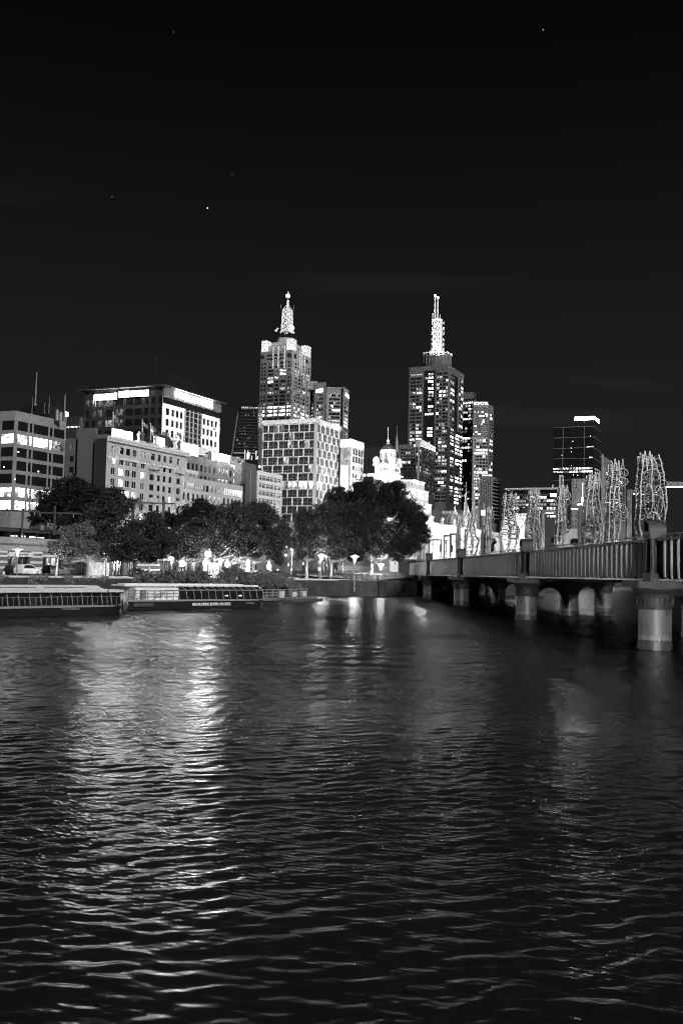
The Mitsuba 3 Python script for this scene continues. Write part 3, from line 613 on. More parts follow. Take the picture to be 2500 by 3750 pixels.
part(mk, 'core_tube', bars([[*q, zq(1222)], [*q, zq(1130)]], [[*q, zq(1130)], [*q, zq(1100)]], [1.1, 1.3], 8), 'white_paint')
part(mk, 'stay', bars([[q[0] - 4, q[1] - 3, zq(1134)], [q[0] + 4, q[1] - 3, zq(1134)]], [[*q, zq(1112)]] * 2, .22, 5), 'white_paint')
part(mk, 'whip', bars([[q[0] - 6.2, q[1] - 2, zq(1134)], [q[0] + 6.2, q[1] - 2, zq(1134)]], [[q[0] - 6.2, q[1] - 2, zq(1117)], [q[0] + 6.2, q[1] - 2, zq(1119)]], .2, 5), 'grey_paint')
part(mk, 'collar', lathe([(0, 0), (1.8, 0), (2.2, 1.2), (1.8, 2.2), (0, 2.4)], [*q, zq(1087)], 12), 'white_paint', em=4.0, weight=.1); part(mk, 'tip', bars([[*q, zq(1086)]], [[*q, zq(1068)]], .8, 8), 'white_paint')
part(mk, 'neck', bars([[*q, zq(1100)]], [[*q, zq(1087)]], .7, 8), 'grey_paint')
dq = at(1064.5, 1201, d_ - 12); m_ = lathe([(0, 1.4), (2.2, .9), (3.4, 0), (3.5, .15), (2.2, 1.1), (0, 1.65)], [0, 0, 0], 20); R_ = np.eye(4); R_[:3, :3] = np.array([[1, 0, 0], [0, 0, 1], [0, -1, 0]]).T @ np.eye(3); R_[:3, 3] = dq
part(mk, 'dish', xf(m_, R_), 'white_paint', smooth=40); part(mk, 'dish_bracket', bars([dq], [[*q, dq[2] - 2]], .4, 5), 'grey_paint')
part(mk, 'small_dishes', join(*[ball(at(x, y, d_ - 10), r_, 1) for x, y, r_ in ((1010.5, 1210, 1.4), (1016, 1203, 1.0), (1074, 1218, 1.2), (1028, 1216, .9))]), 'white_paint')

# ---- octagonal tower behind
def poly_tower(name, label, pts, ytop, zb=3., mat='concrete', spec=None, cat='building'):
    k = thing(name, label, cat); G_ = [at(px, ytop, Y)[:2] for px, Y in pts]; zt_ = at(pts[1][0], ytop, pts[1][1])[2]
    back = [G_[-1] + [0, 40], G_[0] + [0, 40]]
    part(k, 'core', prism(Polygon(G_ + back).buffer(-.45, join_style=2), zb, zt_ - .05), 'dark_wall')
    return k, [Fr(a, b) for a, b in zip(G_[:-1], G_[1:])], zt_
mt, fm, zm = poly_tower('octagonal_tower', 'grey octagonal tower with horizontal window bands right of the crowned tower', [(1126, 960), (1153, 930), (1193, 922), (1197, 926), (1254, 926), (1258, 922), (1278, 944)], 1418)
mrow = [(zy(y + 8.3, *fm[1].p0), zy(y, *fm[1].p0)) for y in evenrows(1445, 13.4, 8, 18) for y in [y[0]]]
for i, (f_, cols_) in enumerate(zip(fm, ([(1131, 1146)], [(1157, 1182)], [], [(1203, 1243)], [], [(1260, 1273)]))):
    if i in (2, 4): part(mt, 'slot', f_.boxes([(0, f_.L, .1, .5, 3, zm)]), 'black_paint'); continue
    sub = []
    for a, b in cols_:
        n_ = {0: 2, 1: 3, 3: 5, 5: 2}[i]
        for j in range(n_): sub.append((a + (b - a) * j / n_ + .15, a + (b - a) * (j + 1) / n_ - .15))
    facade(mt, f_, sub, mrow, 'concrete', pat(['', '', '', '.#...', '.+###', '', '', '+++++', '#####', '##-..', '--+..'] if i == 3 else ['', '-', '', '.+', '', '++', '+#+', '##+', '##', '.', '-'], i, .22, '+-'), 3, zm + (4 if i in (1,) else 0), .4, ref=150.)
part(mt, 'roof_box', join(boxes([(*np.sort([at(1171, 0, 935)[0], at(1200, 0, 935)[0]]), 932, 948, zm - 2, at(1180, 1398, 935)[2])])), 'concrete')
glow_sign('left glowing logo on the octagonal tower', fm[1], fm[1].s(1157, 160), fm[1].s(1182, 160), zy(1439, *fm[1].p0), zy(1425, *fm[1].p0), .3, 3.5, False, name='tower_sign', n=2)
glow_sign('right glowing logo on the octagonal tower', fm[5], fm[5].s(1262, 160), fm[5].s(1275, 160), zy(1447, *fm[5].p0), zy(1433, *fm[5].p0), .3, 3.5, False, name='tower_sign', n=2)

# ================================================================== middle: domed clock tower, spires, towers
k = thing('domed_tower', 'floodlit white baroque tower with a dark dome and tall pole', 'tower')
Pk = at(1436, 1735, 415)[:2]; Pa, Pb = run(Pk, V, 1365, 30), run(Pk, U, 1464, 30)
la, lb = Fr(Pa, Pk), Fr(Pk, Pb); zc = lambda y: zy(y, *Pk); Pd = Pa + Pb - Pk; Pc = (Pa + Pb) / 2
sq = Polygon([Pa, Pk, Pb, Pd])
part(k, 'shaft', prism(sq, 3, zc(1736)), 'stone_white')
part(k, 'lower_cornice', prism(sq.buffer(.9, join_style=2), zc(1740), zc(1735)), 'stone_white')
part(k, 'upper_stage', prism(sq.buffer(-.3, join_style=2), zc(1735), zc(1700)), 'stone_white'); part(k, 'upper_cornice', prism(sq.buffer(.5, join_style=2), zc(1702), zc(1698)), 'stone_white')
for f_, r0 in ((la, (1390, 1395, 1402, 1410, 1414, 1419)), (lb, (1447, 1450, 1454, 1457))):
    for a, b in zip(r0[::2], r0[1::2]): part(k, 'opening', f_.boxes([(f_.s(a, 40), f_.s(b, 40), -.02, .35, zc(1723), zc(1713))]), 'dark_wall')
for f_ in (la, lb):
    h = f_.L / 2; an = np.linspace(0, math.pi, 15); ro, ri = f_.L * .30, f_.L * .25
    V0 = np.array([f_.pt(h + r * math.cos(a), zc(1775) + r * math.sin(a), o) for o in (.5, -.1) for r in (ro, ri) for a in an]); n_ = 15
    Q = [[i, i + 1, n_ + i + 1, n_ + i] for i in range(14)] + [[2 * n_ + i, i, i + 1, 2 * n_ + i + 1][::-1] for i in range(14)] + [[n_ + i, n_ + i + 1, 3 * n_ + i + 1, 3 * n_ + i] for i in range(14)]
    part(k, 'arch', (V0, Q), 'stone_white')
    tri = np.array([f_.pt(h - f_.L * .27, zc(1699), .25), f_.pt(h + f_.L * .27, zc(1699), .25), f_.pt(h, zc(1690), .25), f_.pt(h - f_.L * .27, zc(1699), -.8), f_.pt(h + f_.L * .27, zc(1699), -.8), f_.pt(h, zc(1690), -.8)])
    part(k, 'pediment', (tri, np.array([[0, 1, 2], [3, 5, 4], [0, 2, 5], [0, 5, 3], [1, 4, 5], [1, 5, 2]])), 'stone_white')
for q in (Pa, Pk, Pb, Pd):
    c_ = q + (Pc - q) * .16; part(k, 'turret', lathe([(0, 0), (1.35, 0), (1.35, 1.6), (1.55, 1.7), (1.45, 2.3), (1.0, 3.1), (.4, 3.5), (0, 3.7)], [*c_, zc(1699)], 14), 'stone_white', smooth=40)
dr_ = 2.9 * la.L / 8.2
part(k, 'drum', lathe([(dr_, 0), (dr_, zc(1648) - zc(1699)), (dr_ * 1.15, zc(1647) - zc(1699)), (dr_ * 1.15, zc(1642) - zc(1699)), (0, zc(1642) - zc(1699))], [*Pc, zc(1699)], 8), 'stone_white')
for i in range(8):
    a = i * math.pi / 4 + math.pi / 8 + math.radians(24.6); c_ = Pc + np.array([math.cos(a), math.sin(a)]) * dr_ * 1.06
    part(k, 'column', bars([[*c_, zc(1697)]], [[*c_, zc(1649)]], .32, 8), 'stone_white')
    a += math.pi / 8; c_ = Pc + np.array([math.cos(a), math.sin(a)]) * dr_ * .96
    part(k, 'niche', bars([[*c_, zc(1690)]], [[*c_, zc(1656)]], .5, 6), 'concrete')
hd = zc(1619) - zc(1642)
part(k, 'dome', lathe([(dr_ * .95, 0), (dr_ * .92, hd * .3), (dr_ * .75, hd * .65), (dr_ * .45, hd * .9), (dr_ * .15, hd), (0, hd)], [*Pc, zc(1642)], 24), 'dark_paint', smooth=50)
part(k, 'lantern', lathe([(.8, 0), (.8, .3), (.45, .4), (.45, 1.5), (.7, 1.6), (.3, 2.2), (0, 2.6)], [*Pc, zc(1620)], 10), 'stone_white'); part(k, 'pole', bars([[*Pc, zc(1612)]], [[*Pc, zc(1556)]], .2, 6, .1), 'white_paint')

def spire(nm, px, ytop, ybase, hw, Y, mat='concrete', tower=None, name='church_spire'):
    k = thing(name, nm, 'spire'); q = at(px, ybase, Y); top = at(px, ytop, Y); r = hw * Y / F
    part(k, 'cone', lathe([(r, 0), (0.02, top[2] - q[2])], q, 8), mat)
    part(k, 'finial', bars([[q[0], q[1], top[2] - .3]], [[q[0], q[1], top[2] + (ybase - ytop) * .1 * Y / F]], .16, 5), mat)
    part(k, 'tower', lathe([(r * .95, 3 - q[2]), (r * .95, -.6), (r * 1.1, -.4), (r * 1.1, 0), (0, .1)], q, 8), mat)
    for i in range(4):
        a = i * math.pi / 2 + .6; part(k, 'pinnacle', lathe([(r * .14, 0), (0.01, (top[2] - q[2]) * .14)], q + [r * math.cos(a), r * math.sin(a), 0], 6), mat)
    return k, q, r
spire('tall pointed stone spire just right of the white domed tower', 1450, 1573, 1716, 13.5, 560)
spire('left of the twin dark stone cathedral spires', 1704, 1778, 1905, 11.5, 420)
spire('right of the twin dark stone cathedral spires', 1733, 1784, 1910, 12.5, 415)
sk, q, r = spire('short grey spire with a lit belfry beside the fluted tower', 1769.5, 1834, 1870, 9, 400)
part(sk, 'belfry', boxes([(q[0] - r * 1.1, q[0] + r * 1.1, q[1] - r * 1.3, q[1] - r, q[2] - 2.0, q[2])]), 'white_paint', em=1.2, weight=0.0)

Rb = Bld('dark_backdrop_block', 'dark plain block behind the domed tower with one lit band low down', 1395, 1637, 600, 1320, 1420)
Rb.facade('L', [(1322 + i * 7.4, 1328.5 + i * 7.4) for i in range(9)], [(1734, 1745)], 'dark_wall', pat(['##+###+##'], 1)); Rb.blank('R', 'dark_wall')
S2 = Bld('left_hotel_wing', 'dark lower hotel wing right of the pointed spire', 1519, 1627, 545, 1455, 1530)
S2.facade('L', [(1463 + i * 9.4, 1470 + i * 9.4) for i in range(6)], evenrows(1642, 11.9, 8, 11), 'concrete_dim', pat(['', '..++..', '', '', '##+#..', '+..', '', '-'], 3, .08, '-'))
S2.blank('R', 'concrete_dim')
S1 = Bld('panel_top_hotel', 'dark glass hotel with a bright sloping white panel at its top', 1543, 1636, 520, 1519, 1591)
S1.facade('L', [(1521, 1528.5), (1534, 1541)], evenrows(1647, 12.1, 8.5, 14), 'dark_wall', pat(['.+', '+-', '.', '.', '-', '++', '-+', '.', '.', '-'], 3, .15, '-'))
S1.facade('R', [(1547 + i * 5.6, 1551.5 + i * 5.6) for i in range(8)], evenrows(1649, 12.1, 8.5, 14), 'dark_wall', pat(['.', '..-..--', '.--', '', '', '--+--', '+++-+-', '--'], 4, .25, '-'))
f_ = S1.Rf; z1, z0 = zy(1608, *S1.K), S1.zt
V0 = np.array([f_.pt(0, z0, -o) for o in (0, .8)] + [f_.pt(f_.L, z0, -o) for o in (0, .8)] + [f_.pt(f_.L, z1 - 1.5, -o) for o in (0, .8)] + [f_.pt(0, z1, -o) for o in (0, .8)])
part(S1.key, 'top_panel', (V0, np.array([[0, 2, 4], [0, 4, 6], [1, 5, 3], [1, 7, 5], [6, 4, 5], [6, 5, 7], [0, 6, 7], [0, 7, 1], [2, 3, 5], [2, 5, 4]])), 'stone_white')
part(S1.key, 'top_side', S1.Lf.boxes([(-.2, S1.Lf.L, 0, .8, z0, z1)]), 'concrete'); part(S1.key, 'corner_strip', S1.Lf.boxes([(S1.Lf.s(1529, 60), S1.Lf.s(1533.5, 60), -.4, 0, 3, z0)]), 'grey_paint')
part(S1.key, 'tiny_sign', S1.Lf.boxes([(S1.Lf.s(1514, 60), S1.Lf.s(1517, 60), -.3, 0, zy(1636, *S1.K), zy(1627, *S1.K))]), 'white_paint', em=4.0, weight=0.0)

# ---- banded tower with the white mast
Tt = Bld('banded_tower', 'tall grey office tower with scattered lit window bands and a white mast', 1641, 1337, 900, 1492, 1692)
trow = evenrows(1362, 13.35, 8.2, 36)
tc = [(1498, 1506), (1507, 1517), (1520.5, 1530), (1531, 1540), (1551.5, 1561), (1563, 1574), (1575.5, 1582), (1594, 1603), (1604, 1613), (1617, 1626), (1627.5, 1636.5)]
tl = ['++++.++....', '....+##++..', '...-.##.-.#', '......++...', '..++.##+..+', '-+##.##.##+', '...-.++.##+', '-..-.+..+..', '+#.....+-..', '-+##.##....', '...+.+..-.+', '....####...', '........-..', '...........',
      '-.+-....++.', '-.+..##+.+.', '++##.##..++', '+.+-.##....', '####....+-.', '+.++.+..#+-', '#+##.##.+##', '-+-..+..++.', '....+##+...', '++--.##.#+.', '.......++++', '#.+..##.-++', '', '##....+-+##', '+###.##....', '.......+++-', '..#..##.##.', '.........++', '.-+..+#.+-.']
T1 = lambda r, c: (tl[r][c] if r < len(tl) and c < len(tl[r]) else '.')
tp = pat([], 12, .45)
Tt.facade('L', tc[:4], trow[:26], 'concrete_dim', T1, zlo=zy(1712, *Tt.K), s1=Tt.Lf.s(1547, 120))
Tt.facade('L', tc[4:7], trow[:26], 'black_paint', lambda r, c: T1(r, c + 4), zlo=zy(1712, *Tt.K), s0=Tt.Lf.s(1547, 120), s1=Tt.Lf.s(1588, 120))
Tt.facade('L', tc[7:], trow, 'concrete_dim', lambda r, c: T1(r, c + 7), s0=Tt.Lf.s(1588, 120))
part(Tt.key, 'lower_wall', Tt.Lf.boxes([(0, Tt.Lf.s(1588, 120), 0, .4, 3, zy(1712, *Tt.K))]), 'concrete_dim')
Tt.facade('R', [(1645, 1651), (1652, 1659.5), (1677, 1683), (1684, 1691)], trow[:15], 'concrete_dim', pat(['', '.', '++', '', '##', '##', '', '##.#', '..#+', '', '+..#', '...', '.+', '..##', '....'], 2, .12), zlo=zy(1562, *Tt.K))
sl_ = Tt.Rf.boxes([(Tt.Rf.s(1662, 150), Tt.Rf.s(1673, 150), -.1, -.01, zy(1562, *Tt.K), zy(1360, *Tt.K))]); part(Tt.key, 'glass_slot', sl_, 'glass_dark')
facade(Tt.key, Tt.Rf, [(1646, 1658), (1664.5, 1679), (1682, 1691)], [(Tt.z(b), Tt.z(a)) for a, b in trow[15:]], 'dark_wall', pat(['+.', '-##', '##+', '++', '##+', '.##', '+##', '...', '###', '+#+', '+', '.', '', '+##', '###', '..', '##+', '+#+', '-##', '.#'], 9, .3), 3, zy(1562, *Tt.K), .2, ref=90.)
ct = (Tt.A + Tt.B) / 2; zq = lambda y: zy(y, *ct)
part(Tt.key, 'parapet', join(Tt.Lf.boxes([(0, Tt.Lf.L, -.3, 0, Tt.z(1352), Tt.zt + .4)]), Tt.Rf.boxes([(0, Tt.Rf.L, -.3, 0, Tt.z(1352), Tt.zt + .4)])), 'concrete_dim')
part(Tt.key, 'crown', lathe([(0, -4), (13.5, -4), (13.5, 0), (13.5, zq(1308) - Tt.zt + 2), (0, zq(1308) - Tt.zt + 2)], [*ct, Tt.zt], 10), 'concrete_dim')
g = np.random.default_rng(4)
part(Tt.key, 'crown_dishes', join(*[ball([ct[0] + 13 * math.cos(a), ct[1] + 13 * math.sin(a), zq(1307) + 2], g.uniform(.8, 1.8), 1) for a in np.linspace(-2.9, -.1, 9)]), 'white_paint')
part(Tt.key, 'crown_posts', bars([[ct[0] + 13.6 * math.cos(a), ct[1] + 13.6 * math.sin(a), zq(1338)] for a in np.linspace(-3, 0, 13)], [[ct[0] + 13.6 * math.cos(a), ct[1] + 13.6 * math.sin(a), zq(1306)] for a in np.linspace(-3, 0, 13)], .3, 5), 'grey_paint')
mk2 = thing('white_mast', 'brilliantly lit white lattice mast with two thin aerials on the banded tower', 'mast')
scene['mast_paint'] = diff(.85, .6)
lattice(mk2, ct, 5.0, 4.6, zq(1308) - 3, zq(1172), 7, .6, 'mast_paint', .5)
for y in (1290, 1255, 1219, 1177): part(mk2, 'platform', lathe([(0, 0), (4.6, 0), (4.6, 2.0), (0, 2.0)], [*ct, zq(y)], 12), 'mast_paint')
part(mk2, 'core_tube', bars([[*ct, zq(1308)]], [[*ct, zq(1172)]], 1.7, 10), 'mast_paint'); part(mk2, 'base_ring', lathe([(0, 0), (9, 0), (7.5, 3), (0, 4)], [*ct, zq(1308)], 16), 'mast_paint')
part(mk2, 'side_antenna', bars([[ct[0] + s * 5.6, ct[1] - 3, zq(y + 7)] for s in (-1, 1) for y in (1183, 1205, 1222, 1245, 1262, 1280)], [[ct[0] + s * 5.6, ct[1] - 3, zq(y - 5)] for s in (-1, 1) for y in (1183, 1205, 1222, 1245, 1262, 1280)], .45, 5), 'mast_paint')
for px, y0 in ((1592.5, 1082), (1602.5, 1089)):
    b = at(px - .6, 1176, ct[1]); t_ = at(px, y0, ct[1]); part(mk2, 'aerial', bars([b], [t_], .9, 6, .55), 'mast_paint'); part(mk2, 'beacon', ball(t_, 1.35, 1), 'white_paint', em=3.0, weight=.3)
for px, y0 in ((1583.5, 1147), (1611, 1151)): part(mk2, 'short_aerial', bars([at(px, 1178, ct[1])], [at(px, y0, ct[1])], .45, 5), 'mast_paint')
part(mk2, 'light_ring', lathe([(7.8, 0), (8.6, 0), (8.6, .7), (7.8, .7), (7.8, 0)], [*ct, zq(1308) + 3.2], 16), 'white_paint', em=5.0, weight=.2)
for i in range(1):
    a = -1.75; p = np.array([ct[0] + 22 * math.cos(a), ct[1] + 22 * math.sin(a), zq(1306) + 2])
    scene[f'mast_lamp_{i}'] = {'type': 'spot', 'to_world': T().look_at(origin=p.tolist(), target=[*ct.tolist(), float(zq(1235))], up=[.01, .02, 1]), 'intensity': grey(11000. * LUM), 'cutoff_angle': 60., 'beam_width': 45., 'sampling_weight': 1.2}
    part(mk2, 'mast_floodlight', ball(p - [0, 0, .9], .7, 1), 'dark_paint')

# ---- hotel tower group on the right of the banded tower
U1 = Bld('stepped_tower', 'grey tower with square windows tucked behind the banded tower', 1734, 1435, 1000, 1672, 1740)
U1.facade('L', [(1690, 1696.5), (1699.5, 1707.5), (1710.5, 1719), (1721.5, 1730)], evenrows(1459, 11.75, 7.6, 34), 'concrete_dim', pat(['....', '####', '', '..##', '', '', '####', '', '', '', '--', '', '###.', '', '.', '###', '', '', '', '##.'], 7, .2, '+-'))
k = thing('sign_topped_hotel', 'slim hotel tower with fine window grid and a white letter sign at its top', 'building')
fu = Fr(at(1733, 1470, 985)[:2], at(1787, 1470, 985)[:2]); zu = lambda y: zy(y, *fu.p0)
part(k, 'core', prism(Polygon([fu.p0, fu.p1, fu.p1 + [0, 30], fu.p0 + [0, 30]]).buffer(-.42, join_style=2), 3, zu(1469)), 'dark_wall')
part(k, 'parapet', fu.boxes([(0, fu.L, 0, .4, zu(1489), zu(1469))]), 'concrete'); part(k, 'roof_plant', join(*[boxes([(fu.p0[0] + a, fu.p0[0] + b, 990, 1000, zu(1470), zu(1470 - h))]) for a, b, h in ((1, 4, 6), (5, 9, 4), (9.5, 13, 5))]), 'concrete')
part(k, 'letters', fu.text('SOFITEL', 2.6, .1, zu(1481.5), .3), 'white_paint', em=2.0, weight=0.0)
fine = [(fu.L * (i + .18) / 13, fu.L * (i + .82) / 13) for i in range(13)]
frow = [(zu(y + 4.6), zu(y)) for y in np.arange(1491, 1598, 7.4)]
L = []; L2_ = []
for a, b in [(frow[i][1], (frow[i - 1][0] if i else zu(1489))) for i in range(len(frow))] + [(zu(1605), frow[-1][0])]: L.append((0, fu.L, 0, .4, a, b))
e = [0] + [x for c_ in fine for x in c_] + [fu.L]
for z0_, z1_ in frow:
    for i in range(0, len(e), 2): L.append((e[i], e[i + 1], 0, .4, z0_, z1_))
part(k, 'upper_wall', fu.boxes(L), 'concrete')
part(k, 'upper_glass', fu.boxes([(a, b, .25, .35, z0_, z1_) for a, b in fine for z0_, z1_ in frow]), 'glass_dark', kind='stuff')
g = np.random.default_rng(21)
for r_, c_ in [(2, 1), (2, 4), (2, 7), (2, 8), (3, 11), (3, 12), (3, 10), (4, 5), (4, 6), (4, 7), (4, 8), (4, 9), (4, 11), (4, 12), (6, 8), (6, 9), (7, 8), (7, 9), (8, 7), (9, 1), (9, 2), (12, 2), (12, 3), (13, 0), (13, 4), (13, 5), (13, 6)]:
    shape(PANES['#'][g.integers(4)], k, 'lit_window', fu.tw(*fine[c_], .15, .2, *frow[r_]), VC, 0.0)
facade(k, fu, [(1733, 1736.5), (1739, 1749), (1751, 1761), (1763, 1772.5), (1775, 1784)], [(zu(y + 7), zu(y)) for y in np.arange(1609, 1860, 11.7)], 'concrete', pat(['.++#', '.', '', '+####', '#####', '', '-.', '.-', '', '-+#', '#####', '++', '####', '+++', '+++', '##', '#', '###', '##', ''], 4, .3), 3, zu(1605), .4, ref=60.)
U3 = Bld('narrow_slab', 'narrow grey slab at the right edge of the hotel tower with one column of windows', 1788, 1479, 1010, 1780, 1803)
U3.facade('R', [(1790.5, 1795), (1796.5, 1801)], evenrows(1512, 11.8, 7.5, 26), 'concrete_dim', pat(['', '##', '', '', '', '', '', '', '##', '##', '', '##', '', '', '', '.', '+', '##'], 3, .1)); U3.blank('L', 'concrete_dim')

Xb = Bld('fluted_tower', 'small tower with vertical fins and curved balcony slabs on its right side', 1800, 1744, 610, 1757, 1828)
Xb.facade('L', [(1759 + i * 6.9, 1763.8 + i * 6.9) for i in range(6)], evenrows(1753, 13.2, 10.5, 12), 'concrete_dim', pat(['++++++', '', '.+..', '..-', '.+.+'], 6, .2, '-'))
part(Xb.key, 'fins', Xb.Lf.boxes([(Xb.Lf.s(x, 60) - .35, Xb.Lf.s(x, 60) + .35, -.8, 0, 3, Xb.zt) for x in (1758, 1765, 1771.5, 1778.5, 1785.5, 1792.5, 1799)]), 'grey_paint')
f_ = Xb.Rf; Xb.facade('R', [(1803, 1826)], evenrows(1757, 13.2, 10.5, 12), 'concrete_dim', pat([], 1, 0))
for y in np.arange(1767, 1900, 13.2):
    n_ = 9; xs = np.linspace(0, f_.L, n_); V0 = np.array([f_.pt(x, zy(y, *Xb.K) + dz, .2 + 1.9 * math.sin(math.pi * i / (n_ - 1))) for dz in (0, .5) for i, x in enumerate(xs)] + [f_.pt(x, zy(y, *Xb.K) + dz, 0) for dz in (0, .5) for x in xs])
    Q = [[i, i + 1, n_ + i + 1, n_ + i] for i in range(n_ - 1)] + [[n_ + i, n_ + i + 1, 3 * n_ + i + 1, 3 * n_ + i] for i in range(n_ - 1)] + [[2 * n_ + i, 2 * n_ + i + 1, i + 1, i] for i in range(n_ - 1)]
    part(Xb.key, 'balcony', (V0, Q), 'grey_paint')
part(Xb.key, 'roof_lamps', join(*[ball(Xb.Lf.pt(Xb.Lf.s(x, 60), Xb.zt + .6, .2), .45, 1) for x in (1766, 1774, 1782, 1790, 1797)]), 'white_paint', em=3.0, weight=0.0)

# ---- white stepped deco building and the railway station
Vb = thing('stepped_deco_building', 'floodlit white stepped building rising behind the big dark tree', 'building')
for i, (cpx, ct_, xl, xr, Y, cols_, rws) in enumerate([(1515, 1757, 1462, 1553.5, 432, [(1517, 1519.5), (1520.5, 1523), (1535, 1537.5), (1539.5, 1542), (1544.5, 1547)], [(1766, 1777)]), (1519, 1790, 1470, 1568, 426, [(1525, 1528), (1542, 1545), (1548, 1551), (1555, 1558), (1561.5, 1564)], [(1802, 1817), (1836, 1838)]),
                                       (1527, 1838, 1480, 1580, 420, [(1534, 1537), (1546.5, 1549.5), (1553, 1556), (1559.5, 1562.5), (1565.5, 1568.5)], [(1848, 1866), (1878, 1890)]), (1560, 1888, 1545, 1589, 416, [(1566, 1570), (1575, 1579)], [(1892, 1899)])]):
    K = at(cpx, ct_, Y)[:2]; zt_ = at(cpx, ct_, Y)[2]; a, b = run(K, V, xl, 40), run(K, U, xr, 40)
    part(Vb, 'core', prism(Polygon([a, K, b, a + b - K]).buffer(-.42, join_style=2), 3, zt_ - .03), 'stone_white')
    fl, f2 = Fr(a, K), Fr(K, b)
    facade(Vb, f2, cols_, [(zy(y1, *K), zy(y0, *K)) for y0, y1 in rws], 'stone_white', None, 3, zt_, .4, ref=30.)
    facade(Vb, fl, [(1492, 1495), (1502, 1506), (1510, 1513)] if i < 2 else [], [(zy(rws[0][1], *K), zy(rws[0][0], *K))] if i < 2 else [], 'stone_white', None, 3, zt_, .4, ref=30.)
    part(Vb, 'cornice', join(fl.boxes([(0, fl.L + .3, -.35, -.002, zt_ - .5, zt_ + .15)]), f2.boxes([(0, f2.L, -.35, -.002, zt_ - .5, zt_ + .15)])), 'stone_white')
W = Bld('railway_station', 'long brilliantly lit white station wing with rooftop ornaments and domes', 1577, 1922, 300, 1540, 1830)
wc = [(1592 + i * 9.5, 1595.5 + i * 9.5) for i in range(22)]
W.facade('R', wc, [(1942, 1960)], 'stone_white', None, glass='concrete'); W.blank('L', 'stone_white')
f_ = W.Rf; part(W.key, 'cornice', join(f_.boxes([(-.4, f_.L, -.6, -.002, W.zt - .5, W.zt + .2)]), W.Lf.boxes([(0, W.Lf.L + .4, -.6, -.002, W.zt - .5, W.zt + .2)])), 'stone_white')
for px in (1587, 1627, 1669, 1735): part(W.key, 'roof_ornament', figure_lump(f_.pt(f_.s(px, 18), W.zt + .2, -.8), 2.9, px), 'stone_white', smooth=40)
part(W.key, 'balustrade', f_.boxes([(x, x + .14, -.3, -.1, W.zt + .2, W.zt + .75) for x in np.arange(0, f_.L, .5)] + [(0, f_.L, -.35, -.05, W.zt + .75, W.zt + .85)]), 'stone_white', kind='stuff')
for px, y0, r_, lab in ((1664, 1912, 2.75, 'left dark copper dome on the lit station roof'), (1712, 1914, 2.9, 'right white edged dome on the lit station roof')):
    k = thing('station_dome', lab, 'dome'); q = at(px, y0, 338)
    part(k, 'dome', lathe([(r_, 0), (r_ * .95, r_ * .4), (r_ * .72, r_ * .78), (r_ * .35, r_ * 1.0), (0, r_ * 1.05)], q, 20), 'concrete' if px < 1700 else 'stone_white', smooth=50)
    for i in range(8):
        a = i * math.pi / 4 + .3; an = np.linspace(0, 1.45, 7); Pp = [q + [r_ * 1.01 * math.cos(t) * math.cos(a), r_ * 1.01 * math.cos(t) * math.sin(a), r_ * 1.05 * math.sin(t)] for t in an]; part(k, 'rib', bars(Pp[:-1], Pp[1:], .12, 4), 'stone_white')
    part(k, 'lantern', lathe([(1.0, 0), (1.0, .4), (.5, .5), (.4, 1.3), (0, 3.2)], q + [0, 0, r_ * 1.02], 8), 'stone_white'); part(k, 'drum', lathe([(r_ * 1.02, -6), (r_ * 1.02, -.2), (r_ * 1.15, -.2), (r_ * 1.15, 0), (0, .02)], q, 16), 'stone_pale')
Vs = Bld('station_street_block', 'dim low street block behind the station domes with a lit arcade', 1690, 1868, 480, 1578, 1700)
Vs.facade('L', [(1616 + i * 5.6, 1619.6 + i * 5.6) for i in range(8)], [(1873, 1883)], 'concrete_dim', pat(['++++++++'], 1)); Vs.blank('R', 'concrete_dim')

# ---- right side
Zb = Bld('canopy_office', 'wide low office with a thin flat roof canopy and brightly lit floors', 2052, 1807, 400, 1848, 2075)
Zb.facade('L', [(1850 + i * 12.5, 1860.5 + i * 12.5) for i in range(16)], [(1816, 1826), (1830, 1838), (1844, 1852), (1857, 1866), (1873, 1880), (1888, 1896)], 'dark_paint', pat(['..##.-+#####..-.', '--++++.-##.+##++', '++.+++##+-++.+++', '..##.+--###.###+', '.+--+##..++.+++.'], 6, .4))
Zb.blank('R', 'concrete_dim')
part(Zb.key, 'attic', prism(Polygon([Zb.A, Zb.K, Zb.B, Zb.D]).buffer(-2.5, join_style=2), Zb.zt - .1, Zb.z(1792)), 'dark_wall')
part(Zb.key, 'canopy', prism(Polygon([Zb.A, Zb.K, Zb.B, Zb.D]).buffer(.3, join_style=2), Zb.z(1791.5), Zb.z(1785)), 'stone_pale')
part(Zb.key, 'roof_posts', bars([[*(Zb.Lf.p0 + Zb.Lf.d * Zb.Lf.s(x, 30)), Zb.z(1786)] for x in (2021, 2058)], [[*(Zb.Lf.p0 + Zb.Lf.d * Zb.Lf.s(x, 30)), Zb.z(1775)] for x in (2021, 2058)], .3, 6), 'white_paint')
f_ = Zb.Lf; glow_sign('small glowing ragged sign on the right end of the canopy office', f_, f_.s(2014, 30), f_.s(2043, 30), Zb.z(1820), Zb.z(1807), .5, 3.5, False, name='facade_sign', n=5)

